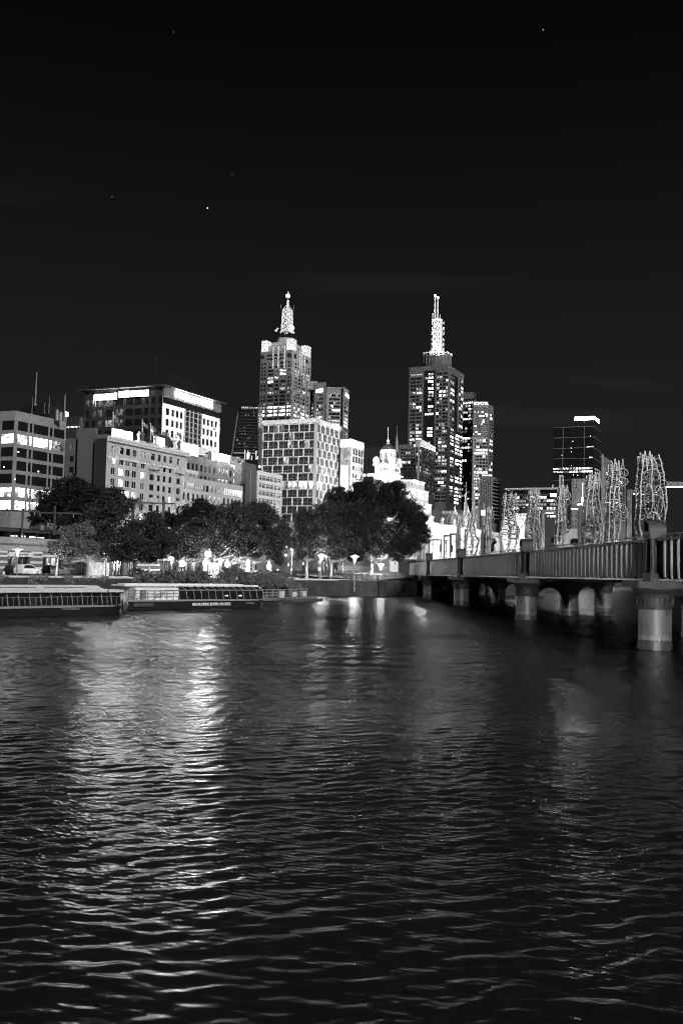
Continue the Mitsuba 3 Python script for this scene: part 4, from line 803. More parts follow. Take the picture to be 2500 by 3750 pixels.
AA = Bld('black_glass_tower', 'black glass tower with thin grid lines and a glowing sign on top', 2173, 1559, 560, 2025, 2199, core='glass_dark')
aall = pat(['', '', '##+##++#####+', '+##+.###+####', '.+....-.'], 3, .03, '-')
part(AA.key, 'glass_skin', join(AA.Lf.boxes([(0, AA.Lf.L, 0, .2, 3, AA.zt)]), AA.Rf.boxes([(0, AA.Rf.L, 0, .2, 3, AA.zt)])), 'glass_dark')
part(AA.key, 'grid_lines', join(AA.Lf.boxes([(0, AA.Lf.L, -.12, 0, AA.z(y), AA.z(y) + .22) for y in (1561, 1600, 1639, 1678, 1757)] + [(AA.Lf.s(x, 60) - .1, AA.Lf.s(x, 60) + .1, -.1, 0, 3, AA.zt) for x in (2059, 2137)]), AA.Rf.boxes([(0, AA.Rf.L, -.12, 0, AA.z(y), AA.z(y) + .18) for y in (1561, 1600, 1639, 1678)])), 'grey_paint')
for r_, y in ((2, 1711), (3, 1723)):
    for i in range(13): shape(PANES['#' if aall(r_, i) == '#' else '+'][i % 4], AA.key, 'window', AA.Lf.tw(AA.Lf.s(2026 + i * 11.2, 60), AA.Lf.s(2035.5 + i * 11.2, 60), -.1, -.05, AA.z(y + 6.5), AA.z(y)), VC, 0.0)
    for i in range(3): shape(PANES['+'][i], AA.key, 'window', AA.Rf.tw(AA.Rf.s(2175 + i * 8, 60), AA.Rf.s(2181 + i * 8, 60), -.1, -.05, AA.z(y + 6), AA.z(y)), VC, 0.0)
for x, y, w in ((2145, 1633, 26), (2156, 1673, 12), (2055, 1662, 2), (2088, 1637, 2), (2094, 1612, 2), (2089, 1650, 2), (2158, 1595, 2), (2055, 1740, 3), (2089, 1701, 2), (2112, 1738, 5), (2097, 1736, 3)):
    shape(PANES['#'][x % 4], AA.key, 'window', AA.Lf.tw(AA.Lf.s(x, 60), AA.Lf.s(x + w, 60), -.1, -.05, AA.z(y + 4), AA.z(y)), VC, 0.0)
f_ = AA.Lf; glow_sign('glowing white rooftop sign on the black glass tower at right', f_, f_.s(2103, 80), f_.s(2173, 80), AA.z(1537), AA.z(1523), .1, 40.0, True, name='roof_sign')
f_ = AA.Rf; part('roof_sign_002' if 'roof_sign_002' in labels else 'roof_sign_001', 'return_letters', f_.boxes([(.3, f_.s(2191, 80), -.4, -.1, AA.z(1535), AA.z(1523))]), 'white_paint', em=40.0, weight=.1)
BB = Bld('grey_slab_tower', 'pale grey slab with rows of small lit windows right of the black tower', 2217, 1712, 480, 2199, 2290)
BB.blank('L', 'concrete'); BB.facade('R', [(2219 + i * 8.6, 2225.5 + i * 8.6) for i in range(8)], [(1725, 1737)] + evenrows(1748, 12.5, 8, 12), 'concrete_dim', pat(['#######.', '', '+.+', '+-+', '', '-+'], 8, .25, '+-'))
Bc = Bld('slab_penthouse', 'plain grey penthouse block above the pale slab at right', 2211, 1671, 485, 2199, 2242, zb=40); Bc.blank('L', 'concrete'); Bc.blank('R', 'concrete_dim')
part(Bc.key, 'chimney', boxes([(*np.sort([at(2213, 0, 490)[0], at(2221, 0, 490)[0]]), 488, 491, Bc.zt - 1, Bc.zt + 1.6)]), 'concrete_dim')
Cc = Bld('plain_wall_block', 'grey block with tiny windows and a vertical string of lights behind the sculptures', 2160, 1752, 430, 2090, 2170)
Cc.facade('L', [(2094, 2097.5), (2106, 2110), (2128, 2131), (2144, 2147), (2150, 2153)], [(1759, 1763), (1771, 1775), (1782, 1786), (1885, 1893), (1905, 1913), (1925, 1932)], 'concrete', None); Cc.blank('R', 'concrete_dim')
k = thing('light_string', 'vertical string of small white lights on the grey block behind the sculptures', 'lights'); f_ = Cc.Lf
P = [f_.pt(f_.s(2132.5, 40), Cc.z(y), .5) for y in np.linspace(1770, 1842, 16)]
part(k, 'bulbs', join(*[ball(q, .22 if i < 11 else .42, 1) for i, q in enumerate(P)]), 'white_paint', em=3.0, weight=.3); part(k, 'cable', bars(P[:-1], P[1:], .05, 4), 'dark_paint')
k = thing('pylon', 'pale open topped pylon frame standing left of the plain grey block', 'pylon'); f_ = Fr(at(2068, 0, 420)[:2], at(2083, 0, 420)[:2]); zz = lambda y: zy(y, *f_.p0)
part(k, 'frame', f_.boxes([(0, .45, 0, .6, 3, zz(1739)), (f_.L - .4, f_.L, 0, .6, 3, zz(1742)), (.45, f_.L - .4, 0, .6, zz(1745), zz(1740)), (.45, f_.L - .4, 0, .6, 3, zz(1787))]), 'stone_pale'); part(k, 'infill', f_.boxes([(.45, f_.L - .4, .3, .5, zz(1787), zz(1745))]), 'dark_wall')
Lw = Bld('low_white_building', 'low pale building glimpsed between the sculptures at right', 2138, 1937, 300, 2040, 2150); Lw.facade('L', [(2062, 2068), (2075, 2081)], [(1946, 1952)], 'stone_pale', None); Lw.blank('R', 'stone_pale')
Lx = Bld('pavilion_dome_hall', 'pale hall with a low dark dome behind the middle sculptures', 1940, 1880, 330, 1838, 1960); Lx.facade('L', [(1915, 1920), (1926, 1931)], [(1890, 1898)], 'stone_pale', pat(['#.'], 1)); Lx.blank('R', 'concrete')
part(Lx.key, 'dome', lathe([(3.6, 0), (3.3, 1), (2.2, 1.9), (.6, 2.3), (0, 2.4)], [*at(1934, 1890, 335)[:2], Lx.zt], 18), 'dark_paint', smooth=50)

# ================================================================== railway viaduct with shops along the promenade
vd = thing('viaduct_shops', 'long banded brick railway viaduct with shopfronts under it along the promenade', 'viaduct')
P0 = np.array([-52.0, 150.0]); va = run(P0, U, -160, 5); vb = run(P0, U, 1001, 5); fv = Fr(va, vb); vs = lambda px, z=5.: fv.s(px, z)
ZB, ZT_ = QZ, 8.6
doors = [(30, 107), (158, 226), (279, 330), (345, 400), (410, 455), (466, 500), (588, 652), (676, 735), (762, 808), (835, 870), (880, 915), (925, 965)]
op = [(max(vs(a), .5), vs(b)) for a, b in doors]
DT = QZ + 2.75
L = [(0, fv.L, 0, .5, DT, 6.55)]; e = 0
for a, b in op: L.append((e, a, 0, .5, ZB, DT)); e = b
L.append((e, fv.L, 0, .5, ZB, DT))
part(vd, 'wall', fv.boxes(L), 'concrete_dim')
part(vd, 'frieze', fv.boxes([(0, fv.L, -.12, .5, 6.55, 7.45)]), 'concrete'); part(vd, 'moulding', fv.boxes([(0, fv.L, -.35, .5, 7.45, 7.65)]), 'concrete_dim')
part(vd, 'parapet', fv.boxes([(0, fv.L, .0, .4, 7.65, ZT_)]), 'concrete'); part(vd, 'deck', fv.boxes([(0, fv.L, .5, 14, 7.3, 7.8), (0, fv.L, 6, 6.4, ZB, 7.3)]), 'dark_wall')
for (a, b), (px0, px1) in zip(op, doors):
    part(vd, 'lintel', fv.boxes([(a - .35, b + .35, -.12, 0, DT, DT + .42), ((a + b) / 2 - .9, (a + b) / 2 + .9, -.12, 0, DT + .42, DT + .55)]), 'stone_pale')
for i, (c, d_) in enumerate(zip([0] + [b for a, b in op], [a for a, b in op] + [fv.L])):
    for z in (3.7, 4.6, 5.5, 6.15):
        if d_ - c > .9: part(vd, 'pale_band', fv.boxes([(c + .25, d_ - .25, -.07, 0, z, z + .34)]), 'stone_pale')
g = np.random.default_rng(8)
litdoor = {7: '#', 8: '+', 9: '+', 6: '-', 10: '+', 1: '-'}
for i, ((a, b), (p0_, p1_)) in enumerate(zip(op, doors)):
    if i == 8:
        a8, b8 = a, b
    n_ = 4 if b - a > 2.2 else 2
    dkey = part(vd, 'shopfront', fv.boxes([(a, b, .45, .55, ZB, DT)]), 'glass_dark')
    for j in range(n_):
        ch = {7: '+-+-', 8: '####', 9: '++++', 10: '++++', 6: '----', 1: '.++.', 0: '.-..', 11: '+.+-'}.get(i, '....')[j % 4]
        if ch != '.': shape(PANES[ch][j], dkey, 'pane', fv.tw(a + (b - a) * j / n_ + .06, a + (b - a) * (j + 1) / n_ - .06, .38, .40, ZB + (.15 if i == 8 else .9), DT - .12), VC, 0.0)
        part(dkey, 'frame', fv.boxes([(a + (b - a) * j / n_ - .04, a + (b - a) * j / n_ + .04, .28, .44, ZB, DT)]), 'grey_paint')
for px0, px1, z0, z1, txt, h in ((31, 118, 5.62, 6.3, 'KYOKUSHIN KARATE', .30), (681, 736, 5.5, 6.25, 'DOUGHTYS', .52), (763, 816, 5.5, 6.25, '24/7 GYM', .5), (924, 966, 5.5, 6.25, '24/7 GYM', .5)):
    nm = {31: 'shop sign reading KYOKUSHIN KARATE on the viaduct at far left', 681: 'shop sign reading DOUGHTYS on the viaduct', 763: 'shop sign with GYM above the brightly lit glass doors', 924: 'rightmost shop sign with GYM on the viaduct'}[px0]
    k = thing('shop_sign', nm, 'sign', 'shop signs on the viaduct'); a, b = vs(px0, 6), vs(px1, 6)
    part(k, 'board', fv.boxes([(a, b, -.22, -.1, z0, z1)]), 'stone_pale')
    m = meshkit.text_mesh(txt, h, .04, bold=True); w = m.bounds[1][0] - m.bounds[0][0]; wd = (b - a) * (.55 if px0 == 31 else .88)
    R_ = np.eye(4); R_[:3, 0] = [*(fv.d * wd / w), 0]; R_[:3, 1] = [0, 0, 1]; R_[:3, 2] = [*fv.n, 0]; R_[:3, 3] = fv.pt((a + b) / 2 - wd / 2, (z0 + z1) / 2 - h * .5, .225)
    part(k, 'lettering', xf(m, R_), 'black_paint')
k = thing('platform_canopy', 'dark station platform canopy with a small gable above the viaduct shops', 'canopy'); fc = Fr(at(-40, 0, 170)[:2], at(-40, 0, 170)[:2] + U * 42)
x_ = lambda px: fc.s(px, 10)
part(k, 'roof', fc.boxes([(0, fc.L, -2, 8, 10.6, 10.9), (0, fc.L, -2.1, -1.9, 10.2, 10.95)]), 'dark_paint')
gx = x_(114); part(k, 'gable', (np.array([fc.pt(x, z, 2.2 + o) for o in (0, .25) for x, z in ((gx - 3.2, 10.9), (gx + 3.2, 10.9), (gx, 12.1))]), np.array([[0, 1, 2][::-1], [3, 4, 5], [0, 2, 5], [0, 5, 3], [1, 4, 5], [1, 5, 2]])), 'dark_paint')
part(k, 'gable_board', fc.boxes([(gx - .3, gx + .3, -2.7, -2.5, 10.8, 11.7)]), 'grey_paint')
part(k, 'posts', fc.boxes([(x, x + .18, -1.8, -1.6, 7.8, 10.6) for x in np.arange(2, fc.L, 3.5)]), 'dark_paint'); part(k, 'back_wall', fc.boxes([(0, fc.L, 6, 6.2, 7.8, 10.6)]), 'dark_wall')
part(k, 'wall_panel', fc.boxes([(x_(60), fc.L, 3, 3.2, 8.8, 10.2)]), 'concrete')
for a, b in ((22, 35), (40, 47), (63, 75), (90, 144)): part(k, 'tube_light', fc.boxes([(x_(a), x_(b), -1.2, -1.1, 9.35, 9.6 if b < 100 else 9.52)]), 'white_paint', em=2.2 if a > 60 else .7, weight=.2)
def gantry(nm, px, y0, y1, D, arm, th=.3, mat='dark_paint'):
    k = thing('catenary_gantry', nm, 'gantry'); b = at(px, y1, D); t_ = at(px, y0, D)
    part(k, 'post', boxes([(b[0] - th / 2, b[0] + th / 2, b[1] - th / 2, b[1] + th / 2, b[2], t_[2])]), mat)
    part(k, 'arm', boxes([(b[0] + arm[0], b[0] + arm[1], b[1] - .12, b[1] + .12, t_[2] - arm[2], t_[2] - arm[2] + .28)]), mat)
    part(k, 'insulator', bars([[b[0] + arm[0] * .7, b[1], t_[2] - arm[2] - .6], [b[0] + arm[1] * .7, b[1], t_[2] - arm[2] - .6]], [[b[0] + arm[0] * .7, b[1], t_[2] - arm[2]], [b[0] + arm[1] * .7, b[1], t_[2] - arm[2]]], .09, 6), 'grey_paint')
gantry('thin grey rail gantry post at far left below the palm tree', 80, 1862, 1960, 178, (-4, 3, .6), .3)
gantry('thin grey rail gantry post in front of the dark trees at left', 198, 1852, 1960, 185, (-4, 5, 1.5), .3)
gantry('dark cross shaped rail gantry in front of the lit hotel ground floor', 595, 1832, 1960, 215, (-8.5, 2.5, .8), .55)
gantry('dark rail gantry right of the white office base', 1054, 1908, 2010, 225, (-6, 5, .3), .4)
k = thing('overhead_wires', 'thin overhead railway wires crossing the dark trees at left', 'wires')
P, Q = [], []
for z0_ in (13.5, 14.2, 15.4, 12.2):
    a, b = np.array([-78, 176, z0_]), np.array([-78, 176, z0_]) + np.array([*U, 0]) * 90; n_ = 12
    pts = [a + (b - a) * t - [0, 0, .35 * math.sin(math.pi * t * 3) ** 2] for t in np.linspace(0, 1, n_)]; P += pts[:-1]; Q += pts[1:]
part(k, 'wires', bars(P, Q, .05, 4), 'grey_paint'); part(k, 'hangers', bars([p - [0, 0, .4] for p in P[::3]], P[::3], .04, 4), 'grey_paint')

k = thing('concrete_ramp_building', 'plain grey rendered wall block beside the path right of the shops', 'wall'); f_ = Fr(at(1000, 0, 222)[:2], at(1116, 0, 217)[:2]); zz = lambda y: zy(y, *f_.p0)
part(k, 'wall', f_.boxes([(0, f_.L, 0, 5, QZ, zz(2049))]), 'concrete'); part(k, 'coping', f_.boxes([(0, f_.L, -.1, .6, zz(2049), zz(2049) + .2)]), 'concrete')
for px, y in ((1018, 2086), (1057, 2066), (1110, 2060)): part(k, 'wall_light', f_.boxes([(f_.s(px, 5) - .12, f_.s(px, 5) + .12, -.15, 0, zz(y + 4), zz(y - 4))]), 'white_paint', em=2.0, weight=.2)
part(k, 'rear_fence', join(f_.boxes([(x, x + .12, 1, 1.1, zz(2049), zz(2015)) for x in np.arange(1.0, f_.L, 1.3)]), f_.boxes([(0, f_.L, 1, 1.1, zz(2020), zz(2020) + .12)])), 'grey_paint')
k = thing('lit_back_wall', 'pale lit wall behind the trees at the foot of the bridge ramp', 'wall'); f_ = Fr(at(1287, 0, 224)[:2], at(1470, 0, 224)[:2]); zz = lambda y: zy(y, *f_.p0)
part(k, 'wall', f_.boxes([(0, f_.L, 0, 1, QZ, zz(2018))]), 'concrete'); part(k, 'plinth', f_.boxes([(0, f_.L, -.3, 0, QZ, zz(2071))]), 'stone_pale')
part(k, 'notice', f_.boxes([(f_.s(1366, 6), f_.s(1375, 6), -.1, 0, zz(2073), zz(2058))]), 'stone_white')
k = thing('dark_fence_block', 'dark timber fence at the back of the lawn', 'fence'); f_ = Fr(at(1116, 0, 226)[:2], at(1290, 0, 226)[:2]); zz = lambda y: zy(y, *f_.p0)
n_ = 34
for i in range(n_): part(k, 'panel', f_.boxes([(f_.L * i / n_ + .02, f_.L * (i + 1) / n_ - .02, .03 * (i % 2), .2, QZ, zz(2040) + .1 * (i % 3))]), 'dark_wall')

# ---- marquee and white hoarding
k = thing('marquee', 'white marquee tent with sloping roof under the second tree', 'tent'); f_ = Fr(at(340, 0, 158)[:2], at(404, 0, 158)[:2]); L4 = f_.L
rf_ = [f_.pt(0, 5.3, 0), f_.pt(L4, 5.3, 0), f_.pt(L4, 5.3, -4), f_.pt(0, 5.3, -4), f_.pt(L4 / 2, 6.6, -2)]
part(k, 'roof', (np.array(rf_ + [q - [0, 0, .35] for q in rf_[:4]]), np.array([[0, 1, 4], [1, 2, 4], [2, 3, 4], [3, 0, 4], [5, 6, 1], [5, 1, 0], [6, 7, 2], [6, 2, 1], [7, 8, 3], [7, 3, 2], [8, 5, 0], [8, 0, 3]])), 'white_paint')
for x, y in ((0, 0), (L4, 0), (L4, -4), (0, -4)):
    p = f_.pt(x, QZ, y); part(k, 'pole', bars([p], [p + [0, 0, 2.4]], .05, 6), 'grey_paint')
k = thing('white_hoarding', 'white panelled hoarding right of the marquee', 'fence'); f_ = Fr(at(402, 0, 156)[:2], at(480, 0, 158)[:2])
for i in range(6): part(k, 'panel', f_.boxes([(f_.L * i / 6 + .03, f_.L * (i + 1) / 6 - .03, .0, .08, QZ, QZ + 2.1)]), 'white_paint')
for i in range(7): part(k, 'post', f_.boxes([(f_.L * i / 6 - .05, f_.L * i / 6 + .05, .09, .2, QZ, QZ + 2.2)]), 'grey_paint')

# ---- cars on the promenade
def car(nm, px, Y, mat, ln=4.0, h=1.5, lit=None, yaw=None):
    k = thing('parked_car', nm, 'car', 'cars parked in front of the shops'); c = at(px, 0, Y)[:2]; d = U if yaw is None else np.array([math.cos(yaw), math.sin(yaw)]); f_ = Fr(c - d * ln / 2, c + d * ln / 2)
    w = 1.7
    def ex(poly, y0, y1):
        m = trimesh.creation.extrude_polygon(Polygon(poly).buffer(.06).buffer(-.02), y1 - y0, engine='earcut'); v = np.asarray(m.vertices)
        return xf((np.stack([v[:, 0], y1 - v[:, 2], v[:, 1] + QZ], -1), np.asarray(m.faces)), f_.M)
    s = ln / 4.0
    body = [(.05 * s, .3), (.0, .75), (.1 * s, .95), (.9 * s, 1.0), (2.9 * s, .95), (3.75 * s, .78), (3.98 * s, .6), (4.0 * s, .28)]
    cab = [(.12 * s, .92), (.3 * s, h - .12), (.75 * s, h), (1.9 * s, h - .02), (2.5 * s, h - .25), (3.15 * s, .93)]
    gl = [(.35 * s, 1.0), (.5 * s, h - .16), (.85 * s, h - .1), (1.85 * s, h - .1), (2.35 * s, h - .28), (2.85 * s, 1.0)]
    part(k, 'body', ex(body, 0, w), mat); part(k, 'cabin', ex(cab, .12, w - .12), mat); part(k, 'side_window', ex(gl, .09, w - .09), 'glass_dark')
    for x in (.75 * s, 3.2 * s):
        for y in (.0, w - .2):
            a = f_.M @ [x, y, QZ + .32, 1]; b = f_.M @ [x, y + .2, QZ + .32, 1]; part(k, 'wheel', bars([a[:3]], [b[:3]], .32, 14), 'black_paint')
    for y in (.25, w - .25):
        q = (f_.M @ [ln + .0, y, QZ + .62, 1])[:3]; part(k, 'headlight', ball(q, .12, 1), 'white_paint', em=lit, weight=.2) if lit and y < .5 else part(k, 'headlight', ball(q, .1, 1), 'grey_paint')
car('dark parked car cut by the left edge of the photo', 12, 139, 'dark_paint', 4.4); car('white parked hatchback behind the quay wall at left', 207, 144, 'white_paint', 3.9, 1.55)
car('dark parked car behind the first tree trunk with a lit lamp', 305, 150, 'dark_paint', 4.3, 1.5, lit=4.0); car('black car just left of the white hatchback, half hidden by the lamp post', 172, 147, 'black_paint', 4.2, 1.45)
car('pale car beside the bushes below the plain grey wall', 1021, 190, 'grey_paint', 4.2, 1.45); car('dark saloon car parked at the foot of the path', 1086, 192, 'black_paint', 4.4, 1.4, yaw=.25)

# ================================================================== lamps on the promenade
def funnel_lamp(nm, px, ybase, ytop, Y, em, zb=QZ, r=.5):
    k = thing('promenade_lamp', nm, 'street lamp', 'funnel headed lamps on the promenade'); b = np.array([*at(px, 0, Y)[:2], zb]); zt_ = zy(ytop, b[0], b[1]); h = zt_ - zb
    part(k, 'post', lathe([(.13, 0), (.11, .3), (.09, h - 1.0), (0, h - 1.0)], b, 10), 'grey_paint')
    part(k, 'funnel', lathe([(.1, h - 1.05), (.16, h - .75), (.3, h - .3), (.4, h - .08), (.32, h - .1), (.22, h - .35), (.06, h - .9)], b, 14), 'white_paint', em=em * .35, weight=.15)
    part(k, 'disc', lathe([(0, h - .06), (r, h - .06), (r, h), (0, h)], b, 16), 'white_paint', em=em, weight=1.0); part(k, 'finial', lathe([(.2, h), (.3, h + .2), (.1, h + .45), (0, h + .5)], b, 10), 'grey_paint')
funnel_lamp('white funnel lamp on the promenade in front of the banded viaduct at left', 152, 2112, 2011, 136, 3.0, r=.75)
funnel_lamp('lit funnel lamp at the wall between the two trees right of centre', 1228, 2122, 2033, 186, 130.0, r=.72)
funnel_lamp('lit funnel lamp on the promenade under the big dark tree', 1347, 2123, 2038, 188, 130.0, r=.72)
funnel_lamp('lower lit funnel lamp on the ramp near the bridge', 1440, 2134, 2067, 196, 110.0, zb=QZ - .5, r=.6)
funnel_lamp('lit funnel lamp half hidden behind the gym trees', 873, 2110, 2050, 172, 14.0); funnel_lamp('lit funnel lamp in front of the first gym sign', 699, 2110, 2042, 166, 14.0)
def lantern(nm, px, y, r, Y, em=32.0, low=None):
    k = thing('wall_lantern', nm, 'lantern', 'big white lanterns in front of the shops'); c = at(px, y, Y)
    m = ball([0, 0, 0], 1.0, 2); part(k, 'globe', (m[0] * [r, r, r * 1.35] + c, m[1]), 'white_paint', em=em, weight=1.0, smooth=True)
    part(k, 'cap', boxes([(c[0] - r * .6, c[0] + r * .6, c[1] - r * .6, c[1] + r * .6, c[2] + r * 1.35, c[2] + r * 1.6)]), 'dark_paint'); part(k, 'post', bars([[c[0], c[1], QZ]], [[c[0], c[1], c[2] - r * 1.25]], .09, 6), 'dark_paint')
    part(k, 'top_lamp', boxes([(c[0] - r * .45, c[0] + r * .45, c[1] - r * .4, c[1] + r * .4, c[2] + r * 1.75, c[2] + r * 2.3)]), 'white_paint', em=2.0, weight=.05)
    if low: q = at(px, low, Y); part(k, 'lower_box', boxes([(q[0] - r * .8, q[0] + r * .8, q[1] - .1, q[1] + .1, q[2] - r * .9, q[2] + r * .9)]), 'white_paint', em=em, weight=.5)
lantern('leftmost big white lantern in front of the shop sign DOUGHTYS', 666.5, 2064, .47, 181); lantern('big white lantern with a lit box under it left of the gym doors', 751.5, 2062, .42, 185, 420.0, low=2082)
lantern('big white lantern right of the brightly lit gym doors', 832, 2066, .44, 188); lantern('big white lantern behind the forked pale tree trunks', 908, 2066, .42, 192, low=2087); lantern('rightmost big white lantern at the end of the shops', 985, 2075, .46, 194)
def globe(nm, px, y, r, Y, em, group=None, base=QZ, cat='street lamp', wt=.4, arm=True):
    k = thing('street_lamp', nm, cat, group); c = at(px, y, Y)
    part(k, 'globe', ball(c, r, 2), 'white_paint', em=em, weight=wt, smooth=True); part(k, 'post', bars([[c[0], c[1] + .3, base]], [[c[0], c[1] + .3, c[2]]], .08, 6), 'dark_paint')
    part(k, 'hood', lathe([(0, r * 1.05), (r * .8, r * .9), (r * .9, r * .7), (0, r * .8)], c, 10), 'dark_paint')
globe('bright lamp globe in the tree above the lanterns', 762, 2028, .5, 164, 420, wt=1.2); globe('small lamp shining through the crown of the middle tree', 926, 1970, .3, 200, 6); globe('small high lamp in front of the middle dark tree top', 937, 1898, .24, 190, 4)
globe('lamp above the plain grey wall, upper one of two', 1049, 1999, .34, 214, 7); globe('lamp above the plain grey wall, lower one of two', 1047, 2033, .26, 212, 5)
globe('very bright flaring street lamp right of the big dark tree beside the white building', 1556, 1914, .9, 300, 110, wt=1.2); globe('oval street lamp left of the light string behind the sculptures', 2124, 1850, .62, 220, 9, wt=.5)
globe('bright lamp under the marquee tree', 388, 2032, .34, 152, 90, wt=1.0); globe('bright lamp right of the marquee tree trunk', 412, 2040, .4, 151, 320, wt=1.6); globe('lamp hidden in the leaves above the hoarding', 352, 1934, .3, 165, 5); globe('lamp in the tree crown at left above the first trunk', 268, 1964, .3, 172, 4)
k = thing('sign_post', 'white sign post with two boards beside the lit lamp right of centre', 'sign'); b = np.array([*at(1222, 0, 184.5)[:2], QZ]); part(k, 'post', bars([b], [b + [0, 0, 4.6]], .07, 8), 'grey_paint'); part(k, 'board', boxes([(b[0] - .25, b[0] + .25, b[1] - .16, b[1] - .1, zy(2091, *b[:2]), zy(2077, *b[:2])), (b[0] - .22, b[0] + .22, b[1] - .16, b[1] - .1, zy(2064, *b[:2]), zy(2054, *b[:2]))]), 'white_paint')
k = thing('white_pole', 'tall white pole standing in front of the plain grey wall', 'pole'); b = np.array([*at(1124, 0, 196)[:2], QZ]); part(k, 'shaft', bars([b], [[b[0], b[1], zy(2008, *b[:2])]], .1, 8), 'white_paint'); part(k, 'lamp', ball([b[0], b[1] - .2, zy(2012, *b[:2])], .25, 1), 'white_paint', em=8.0, weight=.3)
for i, (px, y) in enumerate(((1239, 2064), (1278, 2065), (1306, 2045))):
    k = thing('bollard' if i < 2 else 'sapling_stake', ('pale bollard left on the lawn path', 'pale bollard at the dark fence', 'thin pale stake on the lawn')[i], 'bollard' if i < 2 else 'stake'); b = np.array([*at(px, 0, 205)[:2], QZ + .6]); part(k, 'post', bars([b], [b + [0, 0, 1.3 if i < 2 else 2.6]], .1, 8), 'stone_pale'); part(k, 'cap', ball(b + [0, 0, 1.3 if i < 2 else 2.6], .12, 1), 'stone_pale')
k = thing('white_bollard', 'small white bollard on the quay left of the first lamp', 'bollard'); b = np.array([*at(106, 0, 132.5)[:2], QZ]); part(k, 'post', lathe([(.16, 0), (.16, .5), (.1, .6), (0, .62)], b, 10), 'white_paint'); part(k, 'foot', lathe([(0, 0), (.22, 0), (.22, .06), (0, .06)], b, 10), 'grey_paint')

# ================================================================== trees
def leaves(C, n, size, seed, flat=.5):
    """n leaf faces around clump centres C (k x 4: x, y, z, spread)"""
    g = np.random.default_rng(seed); i = g.integers(0, len(C), n); c = C[i, :3] + g.normal(0, 1, (n, 3)) * C[i, 3:4] * [1, 1, .75]
    a = g.normal(0, 1, (n, 3)); a /= np.linalg.norm(a, axis=1, keepdims=True); b = np.cross(a, g.normal(0, 1, (n, 3))); b /= np.linalg.norm(b, axis=1, keepdims=True)
    s = size * g.uniform(.6, 1.3, (n, 1)); v = np.stack([c - a * s, c + b * s * flat, c + a * s, c - b * s * flat], 1).reshape(-1, 3)
    return v, (np.array([[0, 1, 2], [0, 2, 3]])[None] + 4 * np.arange(n)[:, None, None]).reshape(-1, 3)
def tree(name, nm, px, Y, blobs, ntot, size=.3, zb=QZ, trunk=.28, mat='leaf', bark='bark', stems=1, group='plane trees along the promenade', fork=None, seed=1, cl=26, lean=0.0):
    """blobs: (px, py, r_px) discs of the crown silhouette, given depth and volume"""
    k = thing(name, nm, 'tree', group); g = np.random.default_rng(seed); b = np.array([*at(px, 0, Y)[:2], zb]); m = Y / F
    C = []; cen = []
    vol = sum(r ** 2 for _, _, r in blobs)
    for bx, by, r in blobs:
        for dz in ((0,) if r < 30 else (-.7, .7)):
            c = at(bx, by, Y + dz * r * m * .9); cen.append(c); R = r * m
            q = g.normal(0, 1, (cl, 3)); q /= np.linalg.norm(q, axis=1, keepdims=True); q *= (g.uniform(.35, 1.0, (cl, 1)) ** .6) * R * .95
            C.append(np.hstack([c + q * [1, 1, .92], g.uniform(.10, .24, (cl, 1)) * R]))
    C = np.vstack(C); part(k, 'crown', leaves(C, int(ntot * 1.7), size * .76, seed), mat)
    zf = fork if fork else zb + 3.2
    P, Q, r1, r2 = [], [], [], []
    for s in range(stems):
        off = np.array([(s - (stems - 1) / 2) * .5, g.uniform(-.2, .2), 0]); top = np.array([b[0] + lean + off[0] * 2.4, b[1], zf])
        pts = [b + off * .3 + (top - b - off * .3) * t + (g.normal(0, .05, 3) * [1, 1, 0] if 0 < t < 1 else 0) for t in np.linspace(0, 1, 5)]
        for i in range(4): P.append(pts[i]); Q.append(pts[i + 1]); r1.append(trunk / stems ** .5 * (1 - .1 * i)); r2.append(trunk / stems ** .5 * (1 - .1 * (i + 1)))
    part(k, 'trunk', bars(P, Q, r1, 9, r2), bark, smooth=50)
    P, Q, r1, r2 = [], [], [], []
    for c in cen:
        st = np.array([b[0] + lean, b[1], zf - g.uniform(0, .5)]); mid = st + (c - st) * .5 + g.normal(0, .35, 3); rr = trunk * .38
        P += [st, mid]; Q += [mid, c]; r1 += [rr, rr * .7]; r2 += [rr * .7, rr * .25]
        for _ in range(4):
            e_ = C[g.integers(len(C)), :3]
            if np.linalg.norm(e_ - c) < 5: P.append(mid + (c - mid) * g.random()); Q.append(e_); r1.append(rr * .35); r2.append(.02)
    part(k, 'branches', bars(P, Q, r1, 6, r2), bark)
tree('plane_tree', 'small pale leaved tree with slim trunk behind the quay at left', 293, 141, [(215, 2010, 34), (262, 1985, 40), (300, 2000, 38), (335, 2005, 30), (245, 2030, 26), (310, 1940, 34), (275, 1950, 30), (190, 2000, 20)], 7000, .24, mat='leaf_bush', seed=1, trunk=.2, fork=6.0)
tree('plane_tree', 'large dark tree above the marquee with a pale trunk', 404, 148, [(370, 1900, 62), (430, 1850, 50), (455, 1930, 75), (380, 1980, 58), (520, 1950, 72), (570, 2000, 50), (470, 2010, 55), (560, 1920, 48), (410, 1790 + 30, 42), (600, 1970, 40), (345, 1960, 40), (430, 2030, 34), (540, 2035, 30)], 17000, .3, seed=2, trunk=.34, fork=5.6)
tree('plane_tree', 'slim tree between the marquee and the first lantern', 620, 166, [(620, 1990, 40), (655, 1965, 42), (590, 2020, 30), (650, 2025, 26)], 5000, .28, seed=3, trunk=.16, fork=5.4)
tree('plane_tree', 'slim tree in front of the shop sign DOUGHTYS', 697, 170, [(690, 1960, 48), (730, 1985, 42), (700, 2010, 34), (660, 2000, 28), (740, 1930, 40)], 7000, .28, seed=4, trunk=.16, fork=5.2)
